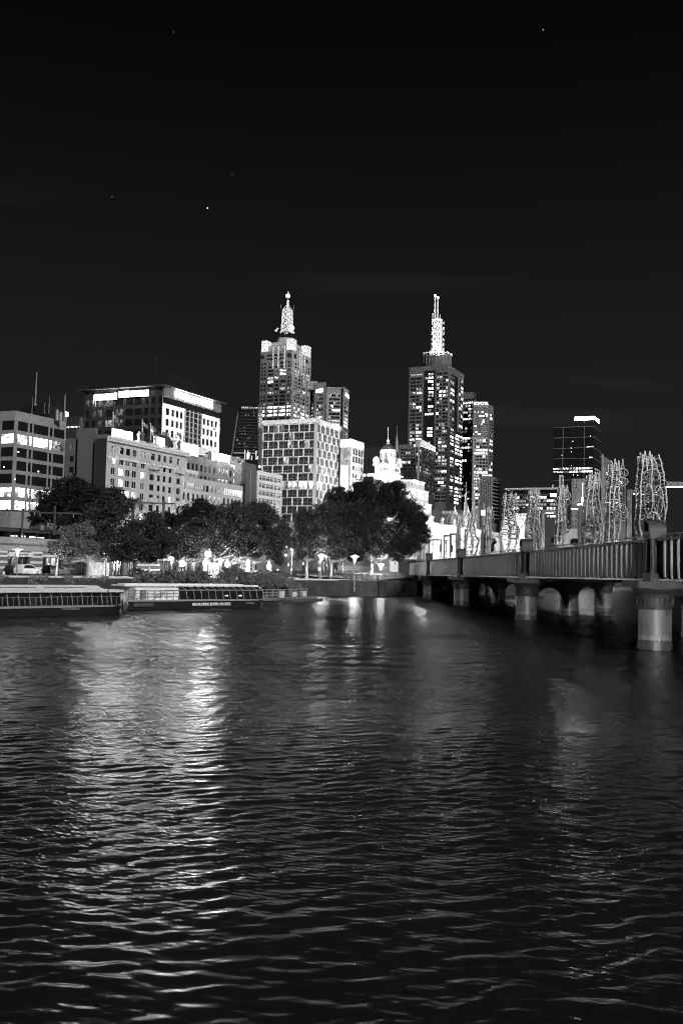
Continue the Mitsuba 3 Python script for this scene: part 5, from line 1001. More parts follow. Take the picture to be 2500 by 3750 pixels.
tree('plane_tree', 'multi stemmed pale tree right of the gym doors', 850, 178, [(830, 1900, 55), (880, 1880, 48), (870, 1940, 58), (800, 1950, 46), (920, 1960, 50), (830, 2000, 38), (800, 2020, 26), (880, 2015, 30), (770, 1980, 30)], 13000, .3, seed=5, trunk=.3, stems=3, fork=6.2)
tree('plane_tree', 'forked pale tree in the middle, brightly lit from below', 915, 182, [(960, 1890, 50), (1000, 1925, 52), (940, 1870, 40), (1020, 1980, 42), (970, 1985, 46), (930, 2010, 34), (1000, 2030, 28), (1035, 1950, 34), (1020, 2050, 18)], 13000, .3, seed=6, trunk=.32, stems=2, fork=6.0)
tree('plane_tree', 'tree with pale curved trunk beside the path right of centre', 1178, 190, [(1120, 1925, 50), (1170, 1900, 55), (1210, 1870, 52), (1130, 1975, 46), (1190, 1975, 52), (1090, 1985, 36), (1240, 1940, 50), (1160, 2020, 34), (1100, 2030, 22), (1225, 2010, 40), (1105, 1890, 30)], 14000, .3, seed=7, trunk=.3, fork=6.3)
tree('plane_tree', 'second pale trunked tree on the promenade left of the biggest dark tree', 1265, 194, [(1240, 1820, 44), (1280, 1850, 62), (1250, 1910, 64), (1310, 1930, 60), (1270, 1990, 50), (1330, 1800, 44), (1300, 2030, 30), (1220, 2030, 24)], 14000, .3, seed=8, trunk=.3, fork=6.2, mat='leaf_dark')
tree('plane_tree', 'biggest dark tree, right of centre beside the bridge end', 1408, 206, [(1330, 1830, 60), (1385, 1800, 50), (1440, 1810, 56), (1470, 1850, 60), (1500, 1890, 56), (1400, 1880, 85), (1480, 1950, 70), (1530, 1920, 42), (1540, 1960, 36), (1420, 1970, 75), (1350, 1930, 80), (1500, 1995, 46), (1370, 2010, 46), (1450, 2020, 42), (1390, 1850, 60), (1325, 1785, 28), (1455, 1780, 24), (1545, 1895, 20)], 26000, .32, mat='leaf_dark', seed=9, trunk=.42, fork=6.4, cl=30)
tree('street_tree', 'dark leafy tree in front of the strip window block', 735, 235, [(700, 1870, 36), (735, 1855, 34), (775, 1880, 36), (720, 1900, 40), (680, 1895, 24), (795, 1900, 24), (760, 1915, 40)], 6000, .36, mat='leaf_dark', seed=10, group=None, zb=4)
tree('street_tree', 'broad black tree mass behind the platform at left', 250, 205, [(200, 1830, 50), (255, 1785, 46), (300, 1800, 50), (350, 1820, 46), (230, 1880, 60), (310, 1880, 64), (170, 1870, 40), (380, 1840, 40), (140, 1900, 36), (275, 1750 + 20, 28), (400, 1880, 40)], 11000, .42, mat='leaf_dark', seed=11, group=None, zb=4, bark='dark_wall')
tree('street_tree', 'low dark tree behind the gantry right of the hotel', 640, 230, [(600, 1900, 30), (640, 1910, 36), (560, 1895, 26), (850, 1880, 26)], 3500, .36, mat='leaf_dark', seed=12, group=None, zb=4, bark='dark_wall')
tree('street_tree', 'small dark tree tops between the sculptures at right', 1790, 262, [(1780, 2010, 24), (1945, 1985, 26), (1940, 2000, 22), (1795, 1985, 20)], 3000, .32, mat='leaf_dark', seed=13, group=None, bark='dark_wall')
tree('street_tree', 'clipped dark bush tops behind the bridge at far right', 2112, 262, [(2105, 1985, 16), (2125, 1980, 14), (2150, 1985, 16), (2027, 1978, 10)], 2500, .3, mat='leaf_dark', seed=14, group=None, bark='dark_wall')
def palm(nm, px, y, Y, r, n=26, seed=0, zb=3):
    k = thing('palm_tree', nm, 'palm tree', 'palm trees behind the viaduct'); c = at(px, y, Y); g = np.random.default_rng(seed)
    part(k, 'trunk', bars([[c[0], c[1], zb]], [c], .4, 8, .3), 'dark_wall')
    for i in range(n):
        a = i * 2.4; el = .9 - 1.2 * (i / n); L0 = r * g.uniform(.85, 1.1); V0, Q = [], []
        pts = [c + np.array([math.cos(a) * math.cos(el), math.sin(a) * math.cos(el), math.sin(el)]) * L0 * t - [0, 0, L0 * .55 * t * t] for t in np.linspace(0, 1, 9)]; sd = np.array([-math.sin(a), math.cos(a), 0])
        for j in range(8):
            for s in (-1, 1):
                for h_ in (0, .5):
                    p = pts[j] + (pts[j + 1] - pts[j]) * h_; w = L0 * .22 * math.sin(math.pi * min(1, (j + h_ + 1.2) / 9.2)); o = len(V0); V0 += [p, p + sd * s * w + (pts[j + 1] - pts[j]) * 1.2 - [0, 0, w * .5], p + (pts[j + 1] - pts[j]) * .4]; Q.append([o, o + 1, o + 2])
        part(k, 'frond', (np.array(V0), np.array(Q)), 'leaf')
palm('palm tree in front of the lit ground floor of the left office', 148, 1805, 215, 3.4, seed=1); palm('palm tree in front of the lower hotel windows', 488, 1835, 225, 3.4, seed=2)

# ---- hedge, bushes and agaves on the quay
def bush(nm, blobs, Y, n, size=.18, mat='leaf_bush', seed=0, name='bush', group='bushes on the quay'):
    k = thing(name, nm, 'bush', group); g = np.random.default_rng(seed); C = []; m = Y / F; P, Q = [], []
    for bx, by, r in blobs:
        c = at(bx, by, Y); R = r * m; q = g.normal(0, 1, (16, 3)); q /= np.linalg.norm(q, axis=1, keepdims=True); q *= g.uniform(.3, 1, (16, 1)) * R; C.append(np.hstack([c + q, g.uniform(.12, .28, (16, 1)) * R])); P.append([c[0], c[1], c[2] - R * 1.2]); Q.append(c)
    part(k, 'foliage', leaves(np.vstack(C), n, size, seed), mat); part(k, 'stems', bars(P, Q, .04, 5), 'bark')
bush('round clipped dark hedge at the right end of the hoarding', [(490, 2096, 16), (512, 2100, 18), (535, 2105, 18), (480, 2104, 12)], 150, 3000, .17, seed=1)
bush('mixed bushes above the second boat stern', [(510, 2125, 20), (545, 2122, 24), (580, 2128, 24), (610, 2118, 22), (635, 2105, 24), (490, 2132, 14)], 146, 5200, .18, seed=2)
bush('round dark bush beside the lit gym doors', [(675, 2118, 20), (700, 2112, 26), (730, 2115, 26), (750, 2122, 20), (655, 2125, 18)], 150, 5200, .18, 'leaf_bush', seed=3)
bush('large bush with pale top right of the lit doors', [(830, 2100, 26), (860, 2098, 28), (885, 2118, 30), (840, 2128, 26), (905, 2125, 26), (820, 2120, 20)], 156, 6500, .19, seed=4)
bush('pale flowering bush at the right end of the quay planting', [(955, 2108, 26), (985, 2112, 24), (935, 2118, 22), (960, 2135, 24), (1000, 2120, 20), (920, 2132, 22)], 162, 6000, .19, seed=5)
bush('trailing bush hanging over the wall beside the pontoon', [(1040, 2130, 18), (1065, 2135, 20), (1085, 2150, 16), (1020, 2135, 18), (1100, 2160, 10), (1070, 2155, 12)], 168, 4200, .19, seed=6)
bush('low pale shrubs on the wall below the lit doors', [(790, 2132, 14), (770, 2128, 12), (812, 2135, 12)], 152, 1800, .17, 'leaf_pale', seed=7)
for i, (pxs, nm) in enumerate((((110, 125, 135), 'pale creeper on the quay wall above the left boat, leftmost'), ((250, 262, 243, 256), 'large pale creeper on the quay wall behind the left boat'), ((155, 168, 300, 312), 'small pale creepers hanging over the quay wall'), ((372, 384), 'pale creeper tuft on the quay wall left of the second boat'), ((2, 488), 'creeper tufts at the ends of the dark quay wall'))):
    k = thing('wall_creeper', nm, 'creeper', 'pale creepers on the quay wall'); g = np.random.default_rng(30 + i); C = []
    for px in pxs:
        fr_, s_ = qpt(px)
        for _ in range(7): C.append([*fr_.pt(s_ + g.normal(0, .3), QZ + .1 - abs(g.normal(0, .6 if i in (1, 0) else .35)), .18), .16])
    part(k, 'foliage', leaves(np.array(C), 420, .13, 30 + i), 'leaf_pale'); part(k, 'stem', bars([c[:3] for c in C[:-1:3]], [np.array(c[:3]) - [0, 0, .4] for c in C[:-1:3]], .02, 4), 'bark')
def agave(nm, px, y, Y, r, seed=0):
    k = thing('agave', nm, 'plant', 'spiky plants among the bushes'); c = at(px, y, Y); g = np.random.default_rng(seed)
    for i in range(24):
        a, el = g.uniform(0, 6.28), g.uniform(-.2, 1.4); d = np.array([math.cos(a) * math.cos(el), math.sin(a) * math.cos(el), math.sin(el)]); s = np.cross(d, [0, 0, 1.]); s /= np.linalg.norm(s) + 1e-6
        part(k, 'leaf', (np.array([c - s * .07, c + s * .07, c + d * r * .6 + s * .06, c + d * r * .6 - s * .06, c + d * r - [0, 0, .15]]), np.array([[0, 1, 2], [0, 2, 3], [3, 2, 4]])), 'leaf_pale')
agave('large pale spiky plant above the stern of the second boat', 526, 2116, 141, 1.25, 1); agave('spiky rosette plant in front of the gym bushes', 676, 2112, 146, 1.0, 2)

# ================================================================== river boats
def boat(name, nm, bow, dr_, ln, beam, txt, flip, cabin0, nb, panels=None, wheel=False, hz=.9):
    k = thing(name, nm, 'boat', 'river cruise boats moored at the quay'); d = np.array(dr_, float); d /= np.linalg.norm(d); p1 = np.array(bow, float); f_ = Fr(p1 - d * ln, p1)
    M = f_.M
    def slab(poly, z0, z1, ins=0.0, taper=0.0):
        m = trimesh.creation.extrude_polygon(Polygon(poly), 1.0, engine='earcut'); v = np.asarray(m.vertices).copy(); t = v[:, 2]; cx, cy = ln / 2, beam / 2
        v[:, 1] = cy + (v[:, 1] - cy) * (1 - taper * (1 - t)); v[:, 0] = np.where(v[:, 0] > ln * .8, v[:, 0] - taper * 6 * (1 - t), v[:, 0]); v[:, 2] = z0 + (z1 - z0) * t
        return xf((v, np.asarray(m.faces)), M)
    plan = [(0, .25), (.4, 0), (ln * .80, 0), (ln * .9, beam * .10), (ln * .97, beam * .28), (ln, beam * .5), (ln * .97, beam * .72), (ln * .9, beam * .9), (ln * .8, beam), (.4, beam), (0, beam - .25)]
    part(k, 'hull', slab(plan, -.35, hz, 0, .09), 'black_paint', smooth=30)
    part(k, 'gunwale', slab([(x, y) for x, y in plan], hz, hz + .16), 'grey_paint', smooth=30)
    c0, c1 = ln * cabin0, ln * .93; dk_ = hz + .16; zw0, zw1, zr = dk_ + .02, 2.12, 2.62; i0 = .12
    part(k, 'deck', slab([(.3, .3), (ln * .8, .3), (ln * .95, beam * .4), (ln * .95, beam * .6), (ln * .8, beam - .3), (.3, beam - .3)], dk_ - .02, dk_ + .03), 'concrete')
    # window band: pillars lean inwards
    lean = .16
    X = np.linspace(c0, c1, nb + 1); P, Q = [], []
    for x in X: P.append((M @ [x, i0, zw0, 1])[:3]); Q.append((M @ [x - .1, i0 + lean, zw1, 1])[:3])
    for a, b in zip(P, Q): part(k, 'pillar', bars([a], [b], .045, 4), 'grey_paint')
    q4 = lambda x0, x1, y0, y1, z0, z1: np.array([(M @ [x, y, z, 1])[:3] for x, y, z in ((x0, y0, z0), (x1, y0, z0), (x1, y1, z1), (x0, y1, z1))])
    for i in range(nb):
        w_ = part(k, 'window', (q4(X[i] + .05, X[i + 1] - .05, i0 + .06, i0 + .06 + lean, zw0 + .06, zw1 - .04), np.array([[0, 1, 2], [0, 2, 3]])), 'glass_dark')
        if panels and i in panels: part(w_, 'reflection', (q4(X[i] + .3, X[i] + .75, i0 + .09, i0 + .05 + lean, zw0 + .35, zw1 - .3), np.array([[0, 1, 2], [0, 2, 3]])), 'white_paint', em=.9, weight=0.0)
        if wheel: xm = (X[i] + X[i + 1]) / 2; part(w_, 'glazing_bar', bars([(M @ [xm, i0, zw0, 1])[:3], (M @ [X[i], i0 + .1, 1.72, 1])[:3]], [(M @ [xm, i0 + .1, 1.72, 1])[:3], (M @ [X[i + 1], i0 + .1, 1.72, 1])[:3]], .022, 4), 'grey_paint')
    part(k, 'rail_top', bars([(M @ [c0, i0 + lean, zw1, 1])[:3]], [(M @ [c1, i0 + lean, zw1, 1])[:3]], .06, 4), 'grey_paint')
    part(k, 'interior', xf(boxes([(c0 + .2, c1 - .4, .5, beam - .5, dk_, zw1)]), M), 'black_paint')
    if not wheel:   # sloping roof glazing
        part(k, 'roof_glazing', (q4(c0, c1 - .3, i0 + lean, i0 + .95, zw1 + .03, zr - .06), np.array([[0, 1, 2], [0, 2, 3]])), 'glass_dark')
        P = [(M @ [x, i0 + lean - .02, zw1 + .05, 1])[:3] for x in X[:-1]]; Q = [(M @ [x - .5, i0 + .95, zr, 1])[:3] for x in X[:-1]]; part(k, 'roof_bars', bars(P, Q, .04, 4), 'grey_paint')
        part(k, 'roof', xf(boxes([(.5, c1 - .2, i0 + .9, beam - .9, zr - .1, zr + .06), (.9, c1 - 2.2, 1.5, beam - 1.5, zr + .06, zr + .2)]), M), 'white_paint')
        part(k, 'bow_screen', (q4(c1 - .05, c1 + .9, i0 + .1, .6, zw0, zw0) * 0 + np.array([(M @ [*p, 1])[:3] for p in ((c1, i0, zw0), (c1 + 1.1, beam / 2, zw0), (c1 + .2, beam / 2, zr - .1), (c1 - .3, i0 + .6, zr - .1))]), np.array([[0, 1, 2], [0, 2, 3]])), 'glass_dark')
        part(k, 'bow_frame', bars([(M @ [c1, i0, zw0, 1])[:3], (M @ [c1 + 1.1, beam / 2, zw0, 1])[:3], (M @ [c1 - .3, i0 + .6, zr - .1, 1])[:3]], [(M @ [c1 - .3, i0 + .6, zr - .1, 1])[:3], (M @ [c1 + .2, beam / 2, zr - .1, 1])[:3], (M @ [c1 + .2, beam / 2, zr - .1, 1])[:3]], .06, 4), 'stone_pale')
    else:
        ov = -.12
        part(k, 'roof', xf(boxes([(.3, c1 - 2.0, ov, beam - ov, zw1 + .04, zw1 + .30), (c1 - 1.7, c1 + .1, ov, beam - ov, zw1 + .04, zw1 + .26)]), M), 'stone_pale')
        m = trimesh.creation.extrude_polygon(Polygon([(ov, 0), (beam - ov, 0), (beam - 1.0, .34), (1.0, .34)]), c1 - 2.6, engine='earcut'); v = np.asarray(m.vertices)
        part(k, 'roof_hump', xf((np.stack([v[:, 2] + .3, v[:, 0], v[:, 1] + zw1 + .3], -1), np.asarray(m.faces)[:, ::-1]), M), 'white_paint')
        part(k, 'skylights', xf(boxes([(x, x + 4.6, .35, .6, zw1 + .36, zw1 + .5) for x in (2, 8, 13.5)]), M), 'glass_dark')
        part(k, 'bow_rail', bars([(M @ [x, .35, dk_, 1])[:3] for x in (c1 + .1, c1 + .5)] + [(M @ [c1 + .0, .2, zw1, 1])[:3]], [(M @ [x + .05, .35, dk_ + .9, 1])[:3] for x in (c1 + .1, c1 + .5)] + [(M @ [c1 + 1.1, .4, dk_, 1])[:3]], .035, 5), 'white_paint')
    if cabin0 > .1:  # closed stern cabin with rails
        part(k, 'stern_cabin', slab([(1.6, .45), (c0 - .2, .12), (c0 - .2, beam - .12), (1.6, beam - .45)], dk_, zr - .22, 0, 0), 'white_paint')
        part(k, 'cabin_door', xf(boxes([(2.1, 2.9, .36, .42, dk_ + .05, zr - .5)]), M), 'grey_paint')
        xs = np.linspace(.4, c0 - .1, 9); part(k, 'stern_rail', bars([(M @ [x, .06, dk_, 1])[:3] for x in xs] + [(M @ [.4, .06, dk_ + h_, 1])[:3] for h_ in (.35, .7, 1.05)], [(M @ [x, .06, dk_ + 1.05, 1])[:3] for x in xs] + [(M @ [c0, .06, dk_ + h_, 1])[:3] for h_ in (.35, .7, 1.05)], .028, 5), 'dark_paint')
        part(k, 'emblem', join(*[bars([(M @ [4.0 + i * .42, .24 - i * .02, 1.45 + .16 * i + z, 1])[:3], (M @ [4.3 + i * .42, .22 - i * .02, 1.62 + .16 * i + z, 1])[:3]], [(M @ [4.3 + i * .42, .22 - i * .02, 1.62 + .16 * i + z, 1])[:3], (M @ [4.42 + i * .42, .21 - i * .02, 1.55 + .16 * i + z, 1])[:3]], .04, 4) for i in range(3) for z in (0, -.22)]), 'grey_paint')
        part(k, 'stern_fender', xf(boxes([(1.0, 3.6, -.12, .0, .35, .75)]), M), 'dark_paint')
    for s_, x, h_, z in txt: part(k, 'lettering', f_.text(s_, h_, x, z, .015, bold=h_ > .25), 'white_paint' if h_ > .25 else 'grey_paint')
    q = (M @ [ln * .985, beam * .42, hz - .2, 1])[:3]; part(k, 'fender', bars([q + [0, -.2, .2]], [q + [0, -.2, -.45]], .16, 8), 'dark_paint')
    for x in (.06, .5, .78): q = (M @ [ln * x + .3, .12, dk_, 1])[:3]; part(k, 'cleat', bars([q, q + [0, 0, .16] - np.array([*f_.d, 0]) * .14], [q + [0, 0, .16], q + [0, 0, .16] + np.array([*f_.d, 0]) * .14], .035, 5), 'dark_paint')
    return f_
boat('cruise_boat', 'long low cruise boat with glazed cabin moored at left, cut by the photo edge', (-20.3, 98.4), (.616, .788), 24, 4.2, [('Yarra Princess', 15.2, .22, .52)], False, .02, 19, None, True, .74)
boat('cruise_boat', 'cruise boat with white stern cabin, glass roof and lettering on its black hull', (-8.0, 120.6), (14.7, 15.4), 21.4, 4.4, [('MELBOURNE RIVER CRUISES', 8.9, .29, .4), ('Yarra Queen', 16.9, .16, .55)], False, .34, 12, (6, 8), False, .9)
k = thing('pontoon', 'low dark timber pontoon with rails and boxes right of the second boat', 'pontoon'); f_ = Fr((-11.5, 140), (-5.4, 152.5))
part(k, 'deck', f_.boxes([(0, f_.L, -.5, 2.5, .1, .5)]), 'concrete_dim')
for i in range(9): part(k, 'post', f_.boxes([(f_.L * i / 8 - .06, f_.L * i / 8 + .06, -.4, -.28, .5, 1.75)]), 'grey_paint')
for h_ in (.85, 1.25, 1.65): part(k, 'rail', f_.boxes([(0, f_.L, -.44, -.4, h_, h_ + .1)]), 'grey_paint')
for x, w_, z in ((5.2, .9, 1.0), (9.0, 1.0, .8), (12.2, .8, .9)): part(k, 'box', f_.boxes([(x, x + w_, -.8, -.5, .5, .5 + z)]), 'stone_pale')
k = thing('dinghy', 'low dark covered dinghy at the right end of the pontoon', 'boat'); f_ = Fr((-9.2, 141), (-4.2, 151)); m = prism(Polygon([(0, .2), (f_.L * .7, 0), (f_.L, .9), (f_.L * .7, 1.8), (0, 1.6)]), -.1, .45); part(k, 'hull', xf((m[0] - [0, 2.8, 0], m[1]), f_.M), 'dark_paint'); m = prism(Polygon([(.5, .4), (f_.L * .65, .3), (f_.L * .85, .9), (f_.L * .65, 1.5), (.5, 1.4)]), .45, .75); part(k, 'cover', xf((m[0] - [0, 2.8, 0], m[1]), f_.M), 'concrete_dim')
k = thing('mooring_rope', 'thin mooring rope from the second boat bow up to the quay', 'rope'); pts = [np.array([-11.5, 119.5, 2.4]) + (np.array([-16.5, 148, 3.2]) - [-11.5, 119.5, 2.4]) * t - [0, 0, 1.2 * math.sin(math.pi * t)] for t in np.linspace(0, 1, 10)]; part(k, 'rope', bars(pts[:-1], pts[1:], .03, 4), 'grey_paint'); part(k, 'ring', ball(pts[-1], .1, 1), 'grey_paint')

# ================================================================== the iron girder bridge
bx = lambda y: 21.6 - (y - 68) * .0436          # near face of the bridge
BD = np.array([-.0435, .99905]); BN = np.array([-.99905, -.0435])
gtop, gbot = (lambda y: 7.55 - (y - 68) * .0052), (lambda y: 4.73 - (y - 68) * .0052)
PY = [30, 68, 106, 148, 184, 217]
bk = thing('girder_bridge', 'long ribbed iron girder bridge on round stone piers crossing the river at right', 'bridge')
def loft(sec, y0, y1, off0=0.):
    """cross sections (offset from the near face towards the right, height above the girder foot) swept along the bridge"""
    a = []
    for y in (y0, y1):
        for o, h in sec: a.append([bx(y) + o + off0, y + o * .0436, gbot(y) + h])
    n_ = len(sec); Q = [[i, (i + 1) % n_, n_ + (i + 1) % n_, n_ + i] for i in range(n_)]
    tri = [[0, i + 1, i] for i in range(1, n_ - 1)] + [[n_, n_ + i, n_ + i + 1] for i in range(1, n_ - 1)]
    return np.array(a), np.array([[q[0], q[1], q[2]] for q in Q] + [[q[0], q[2], q[3]] for q in Q] + tri)
GH = 2.82
nr = 30
rib_ = trimesh.creation.capsule(height=2.12, radius=.31, count=[10, 6]); rib_.apply_translation([0, 0, -rib_.bounds.mean(0)[2]])
rib_ply = mikit.ply(rib_, 'bridge_iron', smooth=40)
for s in range(5):
    y0, y1 = PY[s] + .0, PY[s + 1] - .0
    gk = part(bk, 'girder', loft([(.25, 0), (.45, 0), (.45, GH), (.25, GH)], y0, y1), 'bridge_rust')
    part(gk, 'top_flange', loft([(-.18, GH - .16), (.9, GH - .16), (.9, GH + .02), (-.18, GH + .02)], y0, y1), 'bridge_rust'); part(gk, 'bottom_flange', loft([(-.22, -.05), (.9, -.05), (.9, .08), (-.22, .08)], y0, y1), 'bridge_iron')
    for i in range(nr):
        y = y0 + 1.5 + (y1 - y0 - 3.0) * (i + .5) / nr
        if y < 44: continue
        m = np.eye(4); m[0, 3], m[1, 3], m[2, 3] = bx(y) + .24, y, gbot(y) + 1.39; shape(rib_ply, gk, 'rib', m)
part(bk, 'deck', join(*[loft([(.9, .15), (17.5, .15), (17.5, .6), (.9, .6)], PY[s], PY[s + 1]) for s in range(5)]), 'bridge_rust')
for off in (8.4, 16.9): part(bk, 'inner_girder', join(*[loft([(0, -.35), (.5, -.35), (.5, .2), (0, .2)], PY[s], PY[s + 1], off) for s in range(5)]), 'bridge_rust')
part(bk, 'cross_beams', join(*[loft([(.9, -.25), (17.4, -.25), (17.4, .15), (.9, .15)], y, y + .35) for y in np.arange(46, 216, 3.4)]), 'bridge_rust')
part(bk, 'far_railing', bars([[bx(y) + 17.1, y, gbot(y) + .6] for y in np.arange(46, 216, .8)] + [[bx(y) + 17.1, y, gbot(y) + 1.9] for y in PY[:-1]], [[bx(y) + 17.1, y, gbot(y) + 1.9] for y in np.arange(46, 216, .8)] + [[bx(y) + 17.1, y, gbot(y) + 1.9] for y in PY[1:]], .03, 4), 'grey_paint', kind='stuff')
part(bk, 'glass_balustrade', bars([[bx(y) + 2.0, y, gbot(y) + .6] for y in np.arange(46, 216, 1.6)], [[bx(y) + 2.0, y, gtop(y) + .55] for y in np.arange(46, 216, 1.6)], .035, 4), 'grey_paint', kind='stuff')
part(bk, 'handrail', bars([[bx(y) + 2.0, y, gtop(y) + .5] for y in PY[:-1]], [[bx(y) + 2.0, y, gtop(y) + .5] for y in PY[1:]], .05, 5), 'grey_paint')
R0 = 1.12
shaft = [(0, -2.5), (R0, -2.5), (R0, -.02), (R0 + .05, .0), (R0 + .05, .42), (R0, .48), (R0, 2.72)]
head = [(R0, 2.72), (R0 + .16, 2.76), (R0 + .16, 2.86), (R0 + .06, 2.9), (R0 + .06, 3.0), (R0 + .02, 3.02), (R0 + .02, 3.56), (R0 + .12, 3.6), (R0 + .14, 3.7), (R0 + .1, 3.74), (R0 + .36, 3.98), (R0 + .46, 4.12), (R0 + .46, 4.2), (0, 4.2)]
def column(px_, y, dz, first):
    c = np.array([px_, y, 0.0]); ck = part(bk, 'pier', lathe(shaft, c, 32), 'pier_stone', smooth=40)
    part(ck, 'capital', lathe([(r, z + dz) for r, z in head], c, 32), 'bridge_dark', smooth=30)
    part(ck, 'flutes', join(*[boxes([(-.09, .09, -.06, .08, 3.04 + dz, 3.54 + dz)], np.array([[math.sin(a), math.cos(a), 0, c[0] + (R0 + .06) * math.cos(a)], [-math.cos(a), math.sin(a), 0, c[1] + (R0 + .06) * math.sin(a)], [0, 0, 1, 0], [0, 0, 0, 1]])) for a in np.linspace(0, 2 * math.pi, 20, endpoint=False)]), 'bridge_dark')
    Rm = np.eye(4); Rm[:2, 0] = -BN; Rm[:2, 1] = BD; Rm[:2, 3] = [px_, y]
    part(ck, 'slab', boxes([(-1.75, 1.75, -1.7, 1.7, 4.2 + dz, 4.62 + dz)], Rm), 'bridge_dark')
    if first:
        part(ck, 'plinth', boxes([(-.62, .62, -.78, .78, 4.62 + dz, 5.2 + dz)], Rm), 'bridge_dark')
        z0, z1 = 5.2 + dz, 7.55 + dz
        for yy in (-.5, .5):
            q = Rm @ [-.35, yy, 0, 1]; part(ck, 'pillar', lathe([(.27, 0), (.27, .1), (.2, .16), (.19, z1 - z0 - .3), (.24, z1 - z0 - .22), (.26, z1 - z0)], [q[0], q[1], z0], 14), 'bridge_dark', smooth=40)
        part(ck, 'niche', boxes([(-.2, .45, -.3, .3, z0, z1)], Rm), 'bridge_rust')
        part(ck, 'entablature', boxes([(-.62, .5, -.76, .76, z1, z1 + .55)], Rm), 'bridge_dark')
        an = np.linspace(0, math.pi, 13); sec = [(math.cos(a) * .78, math.sin(a) * .78) for a in an] + [(math.cos(a) * .6, math.sin(a) * .6) for a in an[::-1]]
        m = trimesh.creation.extrude_polygon(Polygon(sec), 1.2, engine='earcut'); v = np.asarray(m.vertices); part(ck, 'hood', xf((np.stack([-.7 + v[:, 2], v[:, 0], z1 + .55 + v[:, 1]], -1), np.asarray(m.faces)), Rm), 'bridge_dark')
        m = trimesh.creation.extrude_polygon(Polygon([(math.cos(a) * .6, math.sin(a) * .6) for a in an]), .1, engine='earcut'); v = np.asarray(m.vertices); part(ck, 'tympanum', xf((np.stack([.3 + v[:, 2], v[:, 0], z1 + .55 + v[:, 1]], -1), np.asarray(m.faces)), Rm), 'bridge_rust')
for y in PY[1:5]:
    dz = gbot(y) - 4.73; c3 = [np.array([bx(y) + .15, y]), np.array([bx(y) + 8.0, y + 14.0]), np.array([bx(y) + 15.9, y + 28.0])]
    for i, c in enumerate(c3): column(c[0], c[1], dz, i == 0)
    for a, b in zip(c3[:-1], c3[1:]):
        f_ = Fr(a, b); h_ = f_.L / 2; w_ = h_ - R0 * .75; an = np.linspace(0, math.pi, 25)
        arch = Polygon([(R0 * .5, 4.3), (R0 * .5, .9), (h_ - w_, .9)] + [(h_ - w_ * math.cos(t), .9 + 2.95 * math.sin(t)) for t in an] + [(h_ + w_, .9), (f_.L - R0 * .5, .9), (f_.L - R0 * .5, 4.3)])
        m = trimesh.creation.extrude_polygon(arch, .5, engine='earcut'); v = np.asarray(m.vertices); ak = part(bk, 'arch_brace', xf((np.stack([v[:, 0], .25 - v[:, 2], v[:, 1] + dz], -1), np.asarray(m.faces)), f_.M), 'bridge_dark')
        rim = [f_.pt(h_ - w_ * math.cos(t), .9 + dz + 2.95 * math.sin(t), 0) for t in an]; part(ak, 'rim', bars(rim[:-1], rim[1:], .3, 6), 'bridge_dark')
ab = thing('bridge_abutment', 'dark stone abutment pillar at the far end of the girder bridge', 'abutment'); y = 216.5
part(ab, 'pillar', boxes([(bx(y) - 2.2, bx(y) + 1.2, y - .5, y + 3, 1.0, 7.0)]), 'quay_stone'); part(ab, 'cap', boxes([(bx(y) - 2.5, bx(y) + 1.5, y - .8, y + 3.3, 7.0, 7.4)]), 'quay_stone'); part(ab, 'wall', boxes([(bx(y) - 1, bx(y) + 30, y + 1, y + 6, -1, 5)]), 'quay_stone')
k = thing('stairs', 'pale stone steps under the far end of the bridge', 'steps')
for i in range(7): part(k, 'step', boxes([(25.2, 28.2, 211 + i * .5, 217.6, 1.0 + i * .32, 1.32 + i * .32)]), 'concrete')
k = thing('lower_railing', 'railing with fairy lights along the lower walk beside the bridge pier', 'railing'); A0, A1 = np.array([16.4, 199.2, 1.15]), np.array([24.5, 211, 1.15])
for t in np.linspace(0, 1, 8): q = A0 + (A1 - A0) * t; part(k, 'post', bars([q], [q + [0, 0, 1.1]], .05, 4), 'dark_paint')
part(k, 'rail', bars([A0 + [0, 0, 1.1], A0 + [0, 0, .1]], [A1 + [0, 0, 1.1], A1 + [0, 0, .1]], .05, 4), 'stone_pale')
part(k, 'bulbs', join(*[ball(fs.pt(t * fs.L, QZ - .55 - 1.6 * t, .1), .07, 0) for t in np.linspace(.3, .98, 12)]), 'white_paint', em=3.0, weight=.2)
k = thing('far_bank_wall', 'brightly lit wall with a dark railing on the far bank under the bridge at right', 'wall'); f_ = Fr(at(2150, 0, 405)[:2], at(2330, 0, 425)[:2]); part(k, 'wall', f_.boxes([(0, f_.L, 0, 2, 3, 7.2)]), 'concrete')
for i in range(28): part(k, 'railing_post', f_.boxes([(f_.L * i / 28, f_.L * i / 28 + .18, -2.1, -2.0, 3.0, 4.6)]), 'dark_paint')
part(k, 'lamp_strip', f_.boxes([(0, f_.L, -.6, -.4, 7.0, 7.15)]), 'white_paint', em=6.0, weight=.2)
for i, (px, Y, z) in enumerate(((1660, 262, 4.6), (1780, 300, 5.0), (2160, 402, 5.5), (2258, 412, 5.0))):
    k = thing('bank_lamp', ('far bank lamp seen under the bridge beside the first arch', 'far bank lamp seen through the middle arch', 'far bank lamp seen through the right arch', 'far bank lamp beside the lit wall under the bridge')[i], 'street lamp', 'lamps on the far bank under the bridge'); c = np.array([*at(px, 0, Y)[:2], z]); part(k, 'globe', ball(c, .5, 2), 'white_paint', em=22.0, weight=.3); part(k, 'post', bars([[c[0], c[1], 2.9]], [c], .09, 6), 'dark_paint')

